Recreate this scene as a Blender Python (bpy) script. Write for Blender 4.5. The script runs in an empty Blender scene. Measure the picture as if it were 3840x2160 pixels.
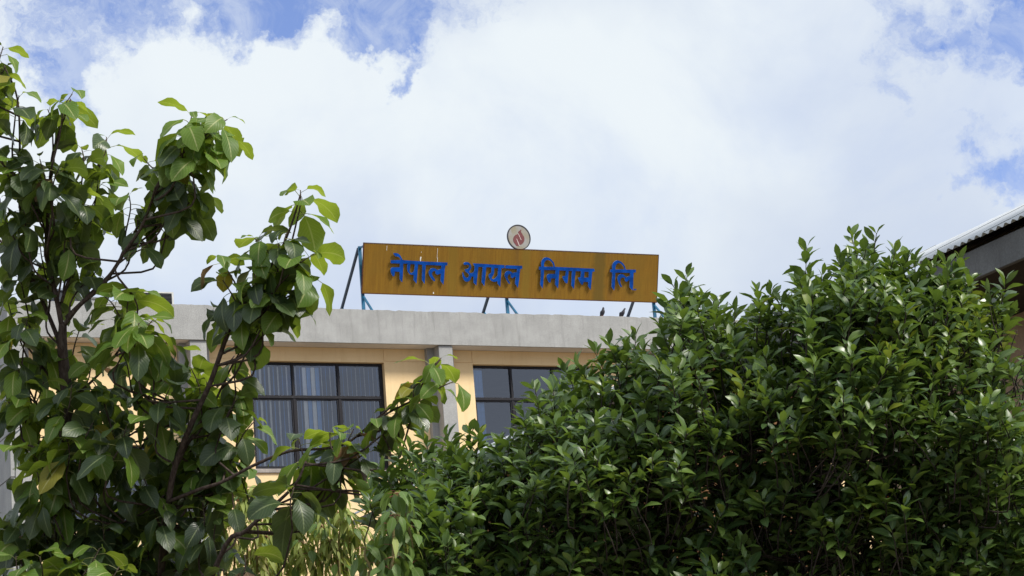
import bpy, bmesh, math, random
import numpy as np
from mathutils import Vector, Matrix

random.seed(7)
RNG = np.random.default_rng(11)
SC = bpy.context.scene
COL = SC.collection
rad = math.radians

# ------------------------------------------------------------------ camera
F_PX = 8500.0
PITCH, ROLL, YAW = rad(13.97), rad(-4.73), rad(25.7)
CAM = np.array([0.0, 0.0, 1.6])
_f = np.array([0, math.cos(PITCH), math.sin(PITCH)])
_r = np.array([1.0, 0, 0])
_u = np.cross(_r, _f)
CR = math.cos(ROLL) * _r + math.sin(ROLL) * _u
CU = -math.sin(ROLL) * _r + math.cos(ROLL) * _u
CF = _f
cd = bpy.data.cameras.new('camera')
cd.sensor_width = 36.0
cd.lens = 36.0 * F_PX / 3840.0
cd.clip_start = 0.1
cd.clip_end = 5000.0
cam = bpy.data.objects.new('camera', cd)
COL.objects.link(cam)
cam.matrix_world = Matrix(((CR[0], CU[0], -CF[0], CAM[0]),
                           (CR[1], CU[1], -CF[1], CAM[1]),
                           (CR[2], CU[2], -CF[2], CAM[2]),
                           (0, 0, 0, 1)))
SC.camera = cam


def at(px, py, dist, k=1.0):
    """point of the photograph (3840 px wide; k scales other readings) at a depth in metres"""
    d = CF + CR * (px * k - 1920) / F_PX - CU * (py * k - 1080) / F_PX
    return CAM + d * dist


def to_px(p):
    q = np.asarray(p) - CAM
    z = q @ CF
    return 1920 + F_PX * (q @ CR) / z, 1080 - F_PX * (q @ CU) / z, z


# ------------------------------------------------------------------ world, sun, exposure
FD = np.array([math.cos(YAW), math.sin(YAW), 0])      # along the facade, to the right
FN = np.array([math.sin(YAW), -math.cos(YAW), 0])     # out of the facade
SUN_DIR = FN * 0.70 + FD * 0.60
SUN_DIR = SUN_DIR / np.linalg.norm(SUN_DIR)
SUN_EL = rad(45)
SUN_VEC = Vector((*(SUN_DIR[:2] * math.cos(SUN_EL)), math.sin(SUN_EL)))

world = bpy.data.worlds.new('World')
SC.world = world
world.use_nodes = True
wt = world.node_tree
wt.nodes.clear()


class NT:
    """short helper for node trees"""
    def __init__(self, tree):
        self.t = tree

    def n(self, typ, **kw):
        nd = self.t.nodes.new(typ)
        for k, v in kw.items():
            if k.startswith('i_'):
                key = k[2:]
                nd.inputs[int(key) if key.isdigit() else key.replace('_', ' ')].default_value = v
            else:
                setattr(nd, k, v)
        return nd

    def l(self, a, b):
        self.t.links.new(a, b)

    def math(self, op, a, b=None, clamp=False):
        nd = self.n('ShaderNodeMath', operation=op, use_clamp=clamp)
        for i, v in enumerate((a, b)):
            if v is None:
                continue
            if isinstance(v, (int, float)):
                nd.inputs[i].default_value = v
            else:
                self.l(v, nd.inputs[i])
        return nd.outputs[0]

    def mix(self, fac, a, b, blend='MIX'):
        nd = self.n('ShaderNodeMix', data_type='RGBA', blend_type=blend)
        for sock, v in ((nd.inputs[0], fac), (nd.inputs[6], a), (nd.inputs[7], b)):
            if isinstance(v, (int, float)):
                sock.default_value = v
            elif isinstance(v, tuple):
                sock.default_value = (*v, 1) if len(v) == 3 else v
            else:
                self.l(v, sock)
        return nd.outputs[2]

    def smooth(self, v, a, b, lo=0.0, hi=1.0):
        nd = self.n('ShaderNodeMapRange', interpolation_type='SMOOTHSTEP')
        self.l(v, nd.inputs[0])
        for i, x in enumerate((a, b, lo, hi)):
            nd.inputs[i + 1].default_value = x
        return nd.outputs[0]

    def noise(self, vec, scale, detail=4, rough=0.55, dist=0.0):
        nd = self.n('ShaderNodeTexNoise')
        nd.inputs['Scale'].default_value = scale
        nd.inputs['Detail'].default_value = detail
        nd.inputs['Roughness'].default_value = rough
        nd.inputs['Distortion'].default_value = dist
        if vec is not None:
            self.l(vec, nd.inputs['Vector'])
        return nd.outputs[0]


W = NT(wt)
sky = W.n('ShaderNodeTexSky', sky_type='NISHITA', sun_disc=False)
sky.sun_elevation = SUN_EL
sky.sun_rotation = math.atan2(SUN_VEC.x, SUN_VEC.y)
sky.altitude = 1300
sky.air_density = 1.0
sky.dust_density = 0.6
sky.ozone_density = 2.0
tc = W.n('ShaderNodeTexCoord')
dirv = tc.outputs['Generated']
# the cloud bank: rounded masses set at directions in the sky, broken up by noise
BLOBS = [  # photo reading (2576 px wide), radius px, weight
    (1050, 110, 190, -.40), (860, 40, 240, -.42), (600, 10, 240, -.42), (1280, 20, 190, -.26),
    (330, 10, 260, -.20), (150, 150, 230, -.22), (60, 60, 260, -.10), (680, 320, 100, -.26), (560, 420, 110, -.06), (1020, 215, 60, -.18),
    (2215, 225, 110, -.30), (2480, 400, 150, -.32), (2380, 130, 260, -.17), (2560, 60, 200, -.20), (2060, 130, 70, -.16),
    (500, 170, 220, .26), (760, 210, 190, .26), (960, 180, 80, .20), (330, 330, 160, .12), (1700, 300, 620, .46),
    (1150, 500, 620, .40), (450, 620, 520, .40), (2150, 650, 560, .40), (1560, 60, 260, .22), (2500, 240, 120, .12),
]
KP = 3840 / 2576.0
# bend the lookup a little so that no mass keeps a round outline
wn = W.n('ShaderNodeTexNoise')
wn.inputs['Scale'].default_value = 24.0
wn.inputs['Detail'].default_value = 6
wn.inputs['Roughness'].default_value = .6
W.l(dirv, wn.inputs['Vector'])
wv = W.n('ShaderNodeVectorMath', operation='SUBTRACT')
W.l(wn.outputs['Color'], wv.inputs[0])
wv.inputs[1].default_value = (.5, .5, .5)
ws = W.n('ShaderNodeVectorMath', operation='SCALE')
W.l(wv.outputs[0], ws.inputs[0])
ws.inputs['Scale'].default_value = .085
wa = W.n('ShaderNodeVectorMath', operation='ADD')
W.l(dirv, wa.inputs[0])
W.l(ws.outputs[0], wa.inputs[1])
bent = wa.outputs[0]
acc = None
for bx, by, br, bw in BLOBS:
    c = at(bx, by, 1.0, KP) - CAM
    c = c / np.linalg.norm(c)
    vd = W.n('ShaderNodeVectorMath', operation='DISTANCE')
    W.l(bent, vd.inputs[0])
    vd.inputs[1].default_value = tuple(c)
    v = W.smooth(vd.outputs['Value'], br * 1.25 * KP / F_PX, 0.0, 0.0, bw)
    acc = v if acc is None else W.math('ADD', acc, v)
n_low = W.noise(dirv, 2.2, 3, .5)
n_mid = W.noise(bent, 26.0, 9, .62, .3)
n_wisp = W.noise(dirv, 42.0, 8, .66, .6)
dens = W.math('ADD', acc, W.math('MULTIPLY', W.math('SUBTRACT', n_mid, .5), 0.90))
dens = W.math('ADD', dens, W.math('MULTIPLY', W.math('SUBTRACT', n_low, .5), 0.35))
dens = W.math('ADD', dens, 0.10)
mask = W.smooth(dens, -0.26, 0.12)
veil = W.smooth(n_wisp, .36, .70, 0.08, .50)
mask = W.math('MAXIMUM', mask, veil)
mask = W.math('MULTIPLY', mask, W.smooth(W.noise(dirv, 6.0, 7, .6, .5),   .30, .54, .80, 1.0))
shade_n = W.noise(dirv, 7.0, 5, .5, .2)
thick = W.smooth(W.math('ADD', dens, W.math('MULTIPLY', W.math('SUBTRACT', shade_n, .5), 1.1)), 0.15, 0.95)
sepz = W.n('ShaderNodeSeparateXYZ')
W.l(dirv, sepz.inputs[0])
low = W.smooth(sepz.outputs['Z'], .31, .19)
greyf = W.math('MULTIPLY', W.math('ADD', W.math('MULTIPLY', low, .75), W.math('MULTIPLY', W.smooth(shade_n, .42, .62), .62)), 1.0, clamp=True)
CLOUD_W = (8.7, 9.35, 9.8)
CLOUD_G = (6.5, 7.3, 8.7)
cloud = W.mix(greyf, CLOUD_W, CLOUD_G)
blue = W.mix(1.0, sky.outputs[0], (1.45, 1.52, 2.00, 1), 'MULTIPLY')
skycol = W.mix(mask, blue, cloud)
bg = W.n('ShaderNodeBackground')
bg.inputs['Strength'].default_value = 0.09
W.l(skycol, bg.inputs['Color'])
wo = W.n('ShaderNodeOutputWorld')
W.l(bg.outputs[0], wo.inputs[0])

sl = bpy.data.lights.new('sun', 'SUN')
sl.energy = 4.3
sl.angle = rad(13)
sl.color = (1.0, .95, .86)
so = bpy.data.objects.new('sun', sl)
COL.objects.link(so)
so.rotation_euler = (-SUN_VEC).to_track_quat('-Z', 'Y').to_euler()
so.location = (0, 0, 60)

SC.view_settings.view_transform = 'Standard'
SC.view_settings.look = 'None'
SC.view_settings.gamma = 1.0
SC.view_settings.use_curve_mapping = False
SC.view_settings.exposure = 0.12
SC.render.engine = 'CYCLES'
SC.cycles.use_denoising = True
SC.cycles.max_bounces = 7
SC.cycles.transparent_max_bounces = 12
SC.cycles.caustics_reflective = False
SC.cycles.caustics_refractive = False

# ------------------------------------------------------------------ object helpers


def tag(o, label=None, cat=None, group=None, kind=None):
    for k, v in (('label', label), ('category', cat), ('group', group), ('kind', kind)):
        if v:
            o[k] = v
    return o


def empty(name, loc=(0, 0, 0), rz=0.0):
    o = bpy.data.objects.new(name, None)
    o.empty_display_size = .2
    o.location = loc
    o.rotation_euler = (0, 0, rz)
    COL.objects.link(o)
    return o


def link(name, me, parent=None, mat=None):
    o = bpy.data.objects.new(name, me)
    COL.objects.link(o)
    if mat:
        me.materials.append(mat)
    if parent is not None:
        o.parent = parent
    return o


class MB:
    """collects shapes and makes ONE mesh object of them"""
    def __init__(self):
        self.v, self.f, self.uv = [], [], []

    def add(self, vs, fs):
        n = len(self.v)
        self.v += [tuple(p) for p in vs]
        self.f += [tuple(i + n for i in f) for f in fs]
        return self

    def box(self, x0, x1, w0, w1, z0, z1):
        """w runs outwards from the facade (local -Y)"""
        y0, y1 = -max(w0, w1), -min(w0, w1)
        vs = [(x, y, z) for z in (z0, z1) for y in (y0, y1) for x in (x0, x1)]
        return self.add(vs, [(0, 2, 3, 1), (4, 5, 7, 6), (0, 1, 5, 4), (2, 6, 7, 3), (0, 4, 6, 2), (1, 3, 7, 5)])

    def bar(self, a, b, wx, wy, side=(1, 0, 0)):
        a, b = Vector(a), Vector(b)
        d = (b - a).normalized()
        s = Vector(side)
        s = (s - d * s.dot(d)).normalized()
        t = d.cross(s)
        vs = []
        for p in (a, b):
            for sx, sy in ((-1, -1), (1, -1), (1, 1), (-1, 1)):
                vs.append(p + s * sx * wx / 2 + t * sy * wy / 2)
        return self.add(vs, [(3, 2, 1, 0), (4, 5, 6, 7), (0, 1, 5, 4), (1, 2, 6, 5), (2, 3, 7, 6), (3, 0, 4, 7)])

    def tube(self, pts, r0, r1, sides=6, cap=True, power=1.0):
        pts = [Vector(p) for p in pts]
        n = len(pts)
        up = Vector((.3, .2, 1)).normalized()
        rings = []
        for i, p in enumerate(pts):
            d = (pts[min(i + 1, n - 1)] - pts[max(i - 1, 0)]).normalized()
            s = d.cross(up)
            if s.length < 1e-3:
                s = d.cross(Vector((1, 0, 0)))
            s.normalize()
            t = s.cross(d)
            r = r0 + (r1 - r0) * (i / (n - 1)) ** power
            rings.append([p + (s * math.cos(a) + t * math.sin(a)) * r for a in
                          [2 * math.pi * k / sides for k in range(sides)]])
        base = len(self.v)
        self.v += [tuple(q) for ring in rings for q in ring]
        for i in range(n - 1):
            for k in range(sides):
                a, b = base + i * sides + k, base + i * sides + (k + 1) % sides
                self.f.append((a, b, b + sides, a + sides))
        if cap:
            self.f.append(tuple(base + k for k in range(sides))[::-1])
            self.f.append(tuple(base + (n - 1) * sides + k for k in range(sides)))
        return self

    def mesh(self, name, smooth=False):
        me = bpy.data.meshes.new(name)
        me.from_pydata(self.v, [], self.f)
        if smooth:
            me.polygons.foreach_set('use_smooth', [True] * len(me.polygons))
        me.update()
        return me

    def build(self, name, mat, parent=None, smooth=False, bevel=0.0):
        o = link(name, self.mesh(name, smooth), parent, mat)
        if bevel:
            m = o.modifiers.new('bevel', 'BEVEL')
            m.width = bevel
            m.segments = 1
            m.limit_method = 'ANGLE'
        return o


def smooth_path(pts, n=6):
    """Catmull-Rom through pts"""
    P = [np.asarray(p, float) for p in pts]
    P = [2 * P[0] - P[1]] + P + [2 * P[-1] - P[-2]]
    out = []
    for i in range(1, len(P) - 2):
        for k in range(n):
            t = k / n
            a, b, c, d = P[i - 1], P[i], P[i + 1], P[i + 2]
            out.append(.5 * ((2 * b) + (-a + c) * t + (2 * a - 5 * b + 4 * c - d) * t * t + (-a + 3 * b - 3 * c + d) * t ** 3))
    out.append(P[-2])
    return out


# ------------------------------------------------------------------ materials
def new_mat(name):
    m = bpy.data.materials.new(name)
    m.use_nodes = True
    m.node_tree.nodes.clear()
    return m, NT(m.node_tree)


def finish(T, col, rough=.8, spec=.3, bump=None, bump_s=.2, metal=0.0):
    b = T.n('ShaderNodeBsdfPrincipled')
    for k, v in (('Base Color', col), ('Roughness', rough), ('Specular IOR Level', spec), ('Metallic', metal)):
        s = b.inputs[k]
        if isinstance(v, (int, float)):
            s.default_value = v
        elif isinstance(v, tuple):
            s.default_value = (*v, 1)
        else:
            T.l(v, s)
    if bump is not None:
        bn = T.n('ShaderNodeBump')
        bn.inputs['Strength'].default_value = bump_s
        bn.inputs['Distance'].default_value = .02
        T.l(bump, bn.inputs['Height'])
        T.l(bn.outputs[0], b.inputs['Normal'])
    o = T.n('ShaderNodeOutputMaterial')
    T.l(b.outputs[0], o.inputs[0])
    return b


def obj_vec(T, sx=1, sy=1, sz=1):
    t = T.n('ShaderNodeTexCoord')
    mp = T.n('ShaderNodeMapping')
    mp.inputs['Scale'].default_value = (sx, sy, sz)
    T.l(t.outputs['Object'], mp.inputs[0])
    return mp.outputs[0]


def plaster(name, c0, c1, streak=.0, streak_col=(.1, .1, .1), grain=.12, scale=1.2, rough=.9):
    m, T = new_mat(name)
    v = obj_vec(T)
    col = T.mix(T.smooth(T.noise(v, scale, 6, .6), .35, .68), c0, c1)
    fine = T.noise(v, 55, 4, .7)
    col = T.mix(grain, col, T.mix(T.smooth(fine, .35, .65), (0.02, .02, .02), (.9, .9, .9)), 'OVERLAY')
    if streak:
        s = T.noise(obj_vec(T, 3.2, 3.2, .28), 3.0, 6, .65)
        col = T.mix(T.smooth(s, .47, .74, 0, streak), col, streak_col)
    finish(T, col, rough, .2, fine, .18)
    return m


M = {}
M['concrete'] = plaster('grey_cement_plaster', (.33, .33, .325), (.40, .40, .395), .45, (.20, .198, .19), .24, 2.0)
M['pillar'] = plaster('grey_pillar_plaster', (.33, .33, .33), (.40, .40, .39), .2, (.2, .2, .2), .15, 1.5)
M['cream'] = plaster('cream_wall_paint', (.84, .62, .35), (.88, .665, .39), .30, (.68, .47, .22), .06, .7)
M['soffit'] = plaster('pale_soffit_plaster', (.74, .70, .68), (.80, .76, .74), .12, (.5, .47, .44), .1, 1.5)
M['sill'] = plaster('sill_cement', (.30, .27, .25), (.40, .36, .33), .3, (.2, .18, .17), .2, 2)
M['tan'] = plaster('tan_wall_paint', (.45, .32, .215), (.52, .37, .255), .25, (.22, .14, .085), .08, .9)
M['brownwall'] = plaster('brown_mud_plaster', (.15, .075, .033), (.21, .11, .05), .35, (.09, .05, .025), .25, 2.5)
M['fascia'] = plaster('weathered_grey_board', (.15, .15, .15), (.20, .20, .20), .35, (.09, .085, .085), .10, 2.2)
M['room'] = plaster('dim_room_paint', (.16, .165, .18), (.2, .205, .215), 0, grain=.05)
M['dark'] = plaster('dark_timber', (.03, .024, .02), (.05, .04, .03), 0, grain=.1)
M['ground'] = plaster('dusty_ground', (.13, .11, .085), (.2, .17, .13), 0, grain=.3, scale=.6)

# black window steel, paint chipped to grey
m, T = new_mat('black_window_steel')
chip = T.smooth(T.noise(obj_vec(T, 5, 14, 14), 4, 5, .7), .60, .68)
finish(T, T.mix(chip, (.009, .008, .012), (.10, .095, .10)), .5, .3)
M['frame'] = m


def simple(name, c, rough=.6, spec=.4, var=.25, scale=6, metal=0.0):
    m, T = new_mat(name)
    k = T.noise(obj_vec(T), scale, 5, .6)
    lo = tuple(x * (1 - var) for x in c)
    hi = tuple(min(1, x * (1 + var)) for x in c)
    finish(T, T.mix(T.smooth(k, .3, .7), lo, hi), rough, spec, metal=metal)
    M[name] = m
    return m


simple('blind_white', (.88, .90, .87), .8, .2, .06)
simple('blind_blue', (.20, .38, .72), .8, .2, .1)
simple('blue_steel', (.005, .105, .205), .45, .45, .3)
simple('letter_blue', (.0008, .058, .32), .7, .1, .32)
simple('shaded_blue_steel', (.006, .016, .032), .5, .35, .3)  # blue steel of the rear struts, underside shade put into the colour
simple('letter_edge', (.22, .30, .50), .4, .5, .2)
simple('rust_edge', (.085, .028, .015), .8, .2, .4)
simple('emblem_rim', (.012, .011, .02), .5, .4, .2)
simple('emblem_red', (.155, .048, .052), .7, .25, .15)
simple('emblem_line', (.55, .45, .43), .7, .25, .1)
simple('bird_lime', (.75, .73, .68), .9, .1, .1)
simple('pigeon_grey', (.045, .045, .055), .7, .25, .35, 18)
simple('beak_horn', (.06, .055, .055), .5, .3)
simple('pigeon_leg', (.30, .07, .06), .7, .2)
simple('condenser_case', (.50, .50, .48), .5, .3, .1)
simple('condenser_grille', (.035, .036, .04), .5, .3, .3)
simple('dark_box', (.03, .033, .042), .5, .3, .4, 20)
simple('galvanised', (.60, .62, .64), .5, .5, .15, 3.0)

# enamelled yellow sign sheet, streaked and stained
m, T = new_mat('ochre_sign_sheet')
v = obj_vec(T)
st = T.noise(obj_vec(T, 9, 9, .6), 2.6, 6, .65)
col = T.mix(T.smooth(st, .34, .68), (.205, .099, .006), (.255, .133, .009))
big = T.noise(v, 1.1, 4, .5)
col = T.mix(T.smooth(big, .45, .72, 0, .7), col, (.20, .112, .010))
fn = T.noise(obj_vec(T, 30, 30, 14), 3, 5, .75)
col = T.mix(.20, col, T.mix(T.smooth(fn, .3, .7), (.1, .1, .1), (.9, .9, .9)), 'OVERLAY')
sx = T.n('ShaderNodeSeparateXYZ')
tcx = T.n('ShaderNodeTexCoord')
T.l(tcx.outputs['Object'], sx.inputs[0])
for cx, wd, amt, cc in ((6.60, .24, .62, (.105, .075, .012)), (2.42, .18, .42, (.20, .13, .012)), (4.22, .07, .42, (.13, .065, .012)),
                        (4.48, .16, .42, (.21, .145, .015)), (6.95, .1, .25, (.2, .1, .02))):
    jit = T.math('MULTIPLY', T.math('SUBTRACT', T.noise(obj_vec(T, 1, 1, 3), 2.4, 5, .6), .5), .22)
    d = T.math('ABSOLUTE', T.math('SUBTRACT', T.math('ADD', sx.outputs['X'], jit), cx))
    col = T.mix(T.smooth(d, wd, wd * .4, 0, amt), col, cc)
finish(T, col, .55, .3, st, .05)
M['sign'] = m

m, T = new_mat('emblem_face')
v = obj_vec(T, 1, 1, .6)
col = T.mix(T.smooth(T.noise(v, 7, 5, .6), .38, .66), (.29, .285, .285), (.26, .235, .17))
finish(T, col, .6, .3)
M['emblem_face'] = m

m, T = new_mat('window_glass')
tr = T.n('ShaderNodeBsdfTransparent')
tr.inputs[0].default_value = (.95, .96, .97, 1)
gl = T.n('ShaderNodeBsdfGlossy')
gl.inputs['Roughness'].default_value = .03
gl.inputs[0].default_value = (.9, .93, 1, 1)
fr = T.n('ShaderNodeFresnel')
fr.inputs[0].default_value = 1.52
mx = T.n('ShaderNodeMixShader')
T.l(T.math('MULTIPLY', fr.outputs[0], 3.3, clamp=True), mx.inputs[0])
T.l(tr.outputs[0], mx.inputs[1])
T.l(gl.outputs[0], mx.inputs[2])
o = T.n('ShaderNodeOutputMaterial')
T.l(mx.outputs[0], o.inputs[0])
M['glass'] = m


def bark(name, a, b):
    m, T = new_mat(name)
    k = T.noise(obj_vec(T, 6, 6, 2), 9, 6, .65)
    finish(T, T.mix(T.smooth(k, .35, .7), a, b), .85, .2, k, .4)
    M[name] = m


bark('brown_bark', (.045, .030, .024), (.11, .082, .068))
bark('dark_bark', (.028, .022, .018), (.075, .06, .05))
bark('green_stem', (.10, .12, .03), (.17, .18, .055))
bark('pale_stem', (.20, .17, .075), (.30, .26, .12))


def leaf_mat(name, dark, light, vein, rough=.40, spec=.45, trans=(.20, .26, .02), tw=.30, veins=0.0, back=.25, patch=None):
    m, T = new_mat(name)
    oi = T.n('ShaderNodeObjectInfo')
    ge = T.n('ShaderNodeNewGeometry')
    rnd = T.math('FRACT', T.math('ADD', oi.outputs['Random'], T.math('MULTIPLY', ge.outputs['Random Per Island'], 3.7)))
    rnd2 = T.math('FRACT', T.math('MULTIPLY', rnd, 7.31))
    col = T.mix(rnd, dark, light)
    uv = T.n('ShaderNodeUVMap')
    sp = T.n('ShaderNodeSeparateXYZ')
    T.l(uv.outputs[0], sp.inputs[0])
    au = T.math('ABSOLUTE', T.math('SUBTRACT', sp.outputs['X'], .5))
    bump = None
    if veins:
        ph = T.math('SUBTRACT', T.math('MULTIPLY', sp.outputs['Y'], 9.0), T.math('MULTIPLY', au, 6.0))
        pp = T.math('PINGPONG', ph, .5)
        lat = T.smooth(pp, .085, .0, 0, veins)
        col = T.mix(lat, col, vein)
        bump = pp
    mott = T.noise(obj_vec(T), 60, 3, .6)
    col = T.mix(T.smooth(mott, .45, .75, 0, .28), col, dark)
    if patch:
        col = T.mix(T.smooth(rnd2, .86, .95, 0, .8), col, patch)
    col = T.mix(T.smooth(au, .045, .018), col, vein)
    col = T.mix(T.math('MULTIPLY', ge.outputs['Backfacing'], back), col, (.16, .20, .10))
    b = T.n('ShaderNodeBsdfPrincipled')
    T.l(col, b.inputs['Base Color'])
    T.l(T.math('ADD', T.math('MULTIPLY', rnd2, .16), rough - .08), b.inputs['Roughness'])
    b.inputs['Specular IOR Level'].default_value = spec
    if bump is not None:
        bn = T.n('ShaderNodeBump')
        bn.inputs['Strength'].default_value = .35
        bn.inputs['Distance'].default_value = .004
        T.l(bump, bn.inputs['Height'])
        T.l(bn.outputs[0], b.inputs['Normal'])
    tl = T.n('ShaderNodeBsdfTranslucent')
    T.l(T.mix(.25, trans, col), tl.inputs[0])
    ms = T.n('ShaderNodeMixShader')
    ms.inputs[0].default_value = tw
    T.l(b.outputs[0], ms.inputs[1])
    T.l(tl.outputs[0], ms.inputs[2])
    o = T.n('ShaderNodeOutputMaterial')
    T.l(ms.outputs[0], o.inputs[0])
    M[name] = m
    return m


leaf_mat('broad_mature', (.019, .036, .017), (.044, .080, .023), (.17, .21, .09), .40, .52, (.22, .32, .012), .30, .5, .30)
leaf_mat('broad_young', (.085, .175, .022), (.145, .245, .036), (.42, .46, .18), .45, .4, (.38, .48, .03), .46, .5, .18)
leaf_mat('broad_yellow', (.19, .19, .018), (.25, .23, .03), (.38, .36, .13), .45, .35, (.36, .28, .02), .40, .3, .1)
leaf_mat('broad_bronze', (.15, .085, .045), (.20, .13, .075), (.30, .22, .14), .40, .45, (.26, .12, .04), .28, .3, .1)
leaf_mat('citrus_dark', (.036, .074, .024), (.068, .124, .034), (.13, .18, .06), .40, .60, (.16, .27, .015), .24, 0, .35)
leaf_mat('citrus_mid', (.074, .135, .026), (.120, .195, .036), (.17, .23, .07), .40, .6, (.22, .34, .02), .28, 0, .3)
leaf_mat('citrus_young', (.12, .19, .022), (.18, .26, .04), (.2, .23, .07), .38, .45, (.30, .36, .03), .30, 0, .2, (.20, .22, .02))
leaf_mat('shrub_green', (.075, .140, .026), (.125, .205, .045), (.19, .25, .10), .45, .4, (.22, .33, .03), .32, .2, .25)
leaf_mat('shrub_pale', (.30, .38, .09), (.48, .53, .19), (.44, .47, .22), .55, .3, (.48, .54, .08), .45, .15, .1, (.46, .42, .18))
simple('petiole_pale', (.26, .27, .10), .5, .3, .2)
simple('petiole_red', (.24, .05, .06), .5, .3, .2)
simple('fruit_green', (.075, .125, .018), .42, .4, .22, 40)
simple('blossom', (.62, .20, .09), .6, .3, .1)

# ------------------------------------------------------------------ ground
gm = MB()
gm.add([(-900, -900, 0), (900, -900, 0), (900, 900, 0), (-900, 900, 0)], [(0, 1, 2, 3)])
ground = gm.build('ground', M['ground'])
ground['kind'] = 'structure'

# ------------------------------------------------------------------ office building (local x along the facade, w outwards, z from the soffit)
OZ = 13.916
office = empty('office_building', (-4.1075, 53.6125, OZ), YAW)
tag(office, 'cream office block with grey cement parapet, grey piers and black steel windows', 'building')
office.location.z = 0.0
ZS = OZ     # local z of the soffit


def ob(name, x0, x1, w0, w1, z0, z1, mat, parent=office, bevel=0.0):
    return MB().box(x0, x1, w0, w1, ZS + z0, ZS + z1).build(name, M[mat], parent, bevel=bevel)


XL, XR = -8.22, 27.0
# parapet with a slightly ragged top edge
pb = MB()
nseg = 420
xs = [XL + (XR - XL) * i / nseg for i in range(nseg + 1)]
rg = random.Random(3)
walk, hts = 0.0, []
for i in range(nseg + 1):
    walk = walk * .86 + rg.uniform(-.008, .008)
    hts.append(.843 + walk + (rg.uniform(-.020, .004) if rg.random() < .16 else 0))
sec = [(0, 0), (0, None), (-.20, None), (-.20, .13), (-.05, .13), (-.05, 0)]     # (w, z); None = the top edge
vs, fs = [], []
for x, h in zip(xs, hts):
    for k, (w, z) in enumerate(sec):
        vs.append((x, -w, ZS + (h - (.012 if k == 2 else 0) if z is None else z)))
ns = len(sec)
for i in range(nseg):
    for k in range(ns):
        a, b = i * ns + k, i * ns + (k + 1) % ns
        fs.append((a, b, b + ns, a + ns))
fs += [tuple(range(ns)), tuple(nseg * ns + k for k in range(ns))[::-1]]
pb.add(vs, fs)
pb.box(XL, XL + .2, -.202, -14, ZS + 0, ZS + .84)
parapet = pb.build('parapet', M['concrete'], office)
ob('roof_slab', XL + .205, XR, -.09, -14, .006, .40, 'soffit')

# piers and the broader strips behind them
PIERS = [(-8.12, -7.83), (-3.93, -3.52), (2.44, 2.81), (8.78, 9.16)]
for a, b in PIERS:
    o = ob('pier', a, b, -.05, -.40, -13.9, -.004, 'pillar', bevel=.008)
    c0, c1 = (a - .17, b + .17) if a > -8 else (a, b + .17)
    o2 = MB().box(c0, c1, -.402, -.60, ZS - 13.9, ZS + .002).build('pilaster_strip', M['pillar'], office, bevel=.006)
# grey side wall with horizontal grooves
z = .0
for k in range(14):
    z0, z1 = -1.24 - .998 * k, (-.006 if k == 0 else -1.265 - .998 * (k - 1))
    if z0 < -13.9:
        z0 = -13.9
    if z1 > z0:
        ob('side_panel', -8.22, -8.135, -.06, -14, z0, z1, 'pillar')
ob('side_wall_core', -8.133, -8.03, -.42, -13.9, -13.9, -.01, 'dark')

# cream wall panels with recessed joints, bay by bay
WZ0, WZ1 = -3.0, -.352
WINDOWS = [(-7.0, -4.55, -2.42, -4.3), (-2.295, 1.162, WZ1, WZ0), (3.555, 7.0, WZ1, WZ0), (10.1, 13.1, WZ1, WZ0)]
EDGES = [(-7.66, -4.102), (-3.348, 2.268), (2.982, 8.608), (9.332, 26.9)]
J = .012
for (xa, xb), (x0, x1, zt, zb) in zip(EDGES, WINDOWS):
    def panel(a, b, za, zb_):
        ob('wall_panel', a, b, -.55, -.84, za, zb_, 'cream')
    if zt < -1:      # stair bay: its window sits lower
        panel(xa, xb, -.31, 0)
        panel(xa, xb, zt, -.31 - J)
        panel(xa, x0, zb, zt - J)
        panel(x1, xb, zb, zt - J)
        panel(xa, xb, -13.9, zb - J)
    else:
        panel(xa, x0 - J, -.31, 0)
        panel(x0, x1 - J / 2, zt, 0)
        panel(x1 + J / 2, xb, -.31, 0)
        panel(xa, x0, -3.556, -.31 - J)
        panel(x1, xb, -3.556, -.31 - J)
        panel(x0 + .002, x1 - .002, -3.556, zb - .10)
        panel(xa, xb, -7.0, -3.556 - J)
        panel(xa, xb, -13.9, -7.0 - J)
    # wall behind the joints
    jb = MB()
    W0, W1 = -.566, -.86
    jb.box(xa, x0 - .02, W0, W1, ZS - 13.9, ZS)
    jb.box(x1 + .02, xb, W0, W1, ZS - 13.9, ZS)
    jb.box(x0 - .02, x1 + .02, W0, W1, ZS + zt + .03, ZS)
    jb.box(x0 - .02, x1 + .02, W0, W1, ZS - 13.9, ZS + zb - .13)
    jb.build('wall_core', M['cream'], office)

# dim rooms behind the glass
rb = MB()
for (xa, xb), (x0, x1, zt, zb) in zip(EDGES, WINDOWS):
    a, b, c, d, e, f = xa, xb, -.87, -6.0, ZS + zb - .9, ZS + min(0, zt + .5)
    rb.add([(x, -w, z) for z in (e, f) for w in (c, d) for x in (a, b)],
           [(0, 1, 3, 2), (4, 6, 7, 5), (2, 3, 7, 6), (0, 2, 6, 4), (1, 5, 7, 3)])
rb.build('room_interior', M['room'], office)


def slat_mesh(angle, z0, z1, wd=.1):
    c, s = math.sin(angle) * wd / 2, math.cos(angle) * wd / 2
    b = MB()
    t = .0016
    p = [(-c, -s), (0, 0), (c, s)]
    nrm = (math.cos(angle), -math.sin(angle))
    curve = [0, .006, 0]
    vs = []
    for side in (1, -1):
        for (x, y), cv in zip(p, curve):
            vs += [(x + nrm[0] * (cv + side * t), y + nrm[1] * (cv + side * t), zz) for zz in (z0, z1)]
    b.add(vs, [(0, 2, 3, 1), (2, 4, 5, 3), (6, 7, 9, 8), (8, 9, 11, 10), (0, 1, 7, 6), (4, 10, 11, 5)])
    return b.mesh('blind_slat')


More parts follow.
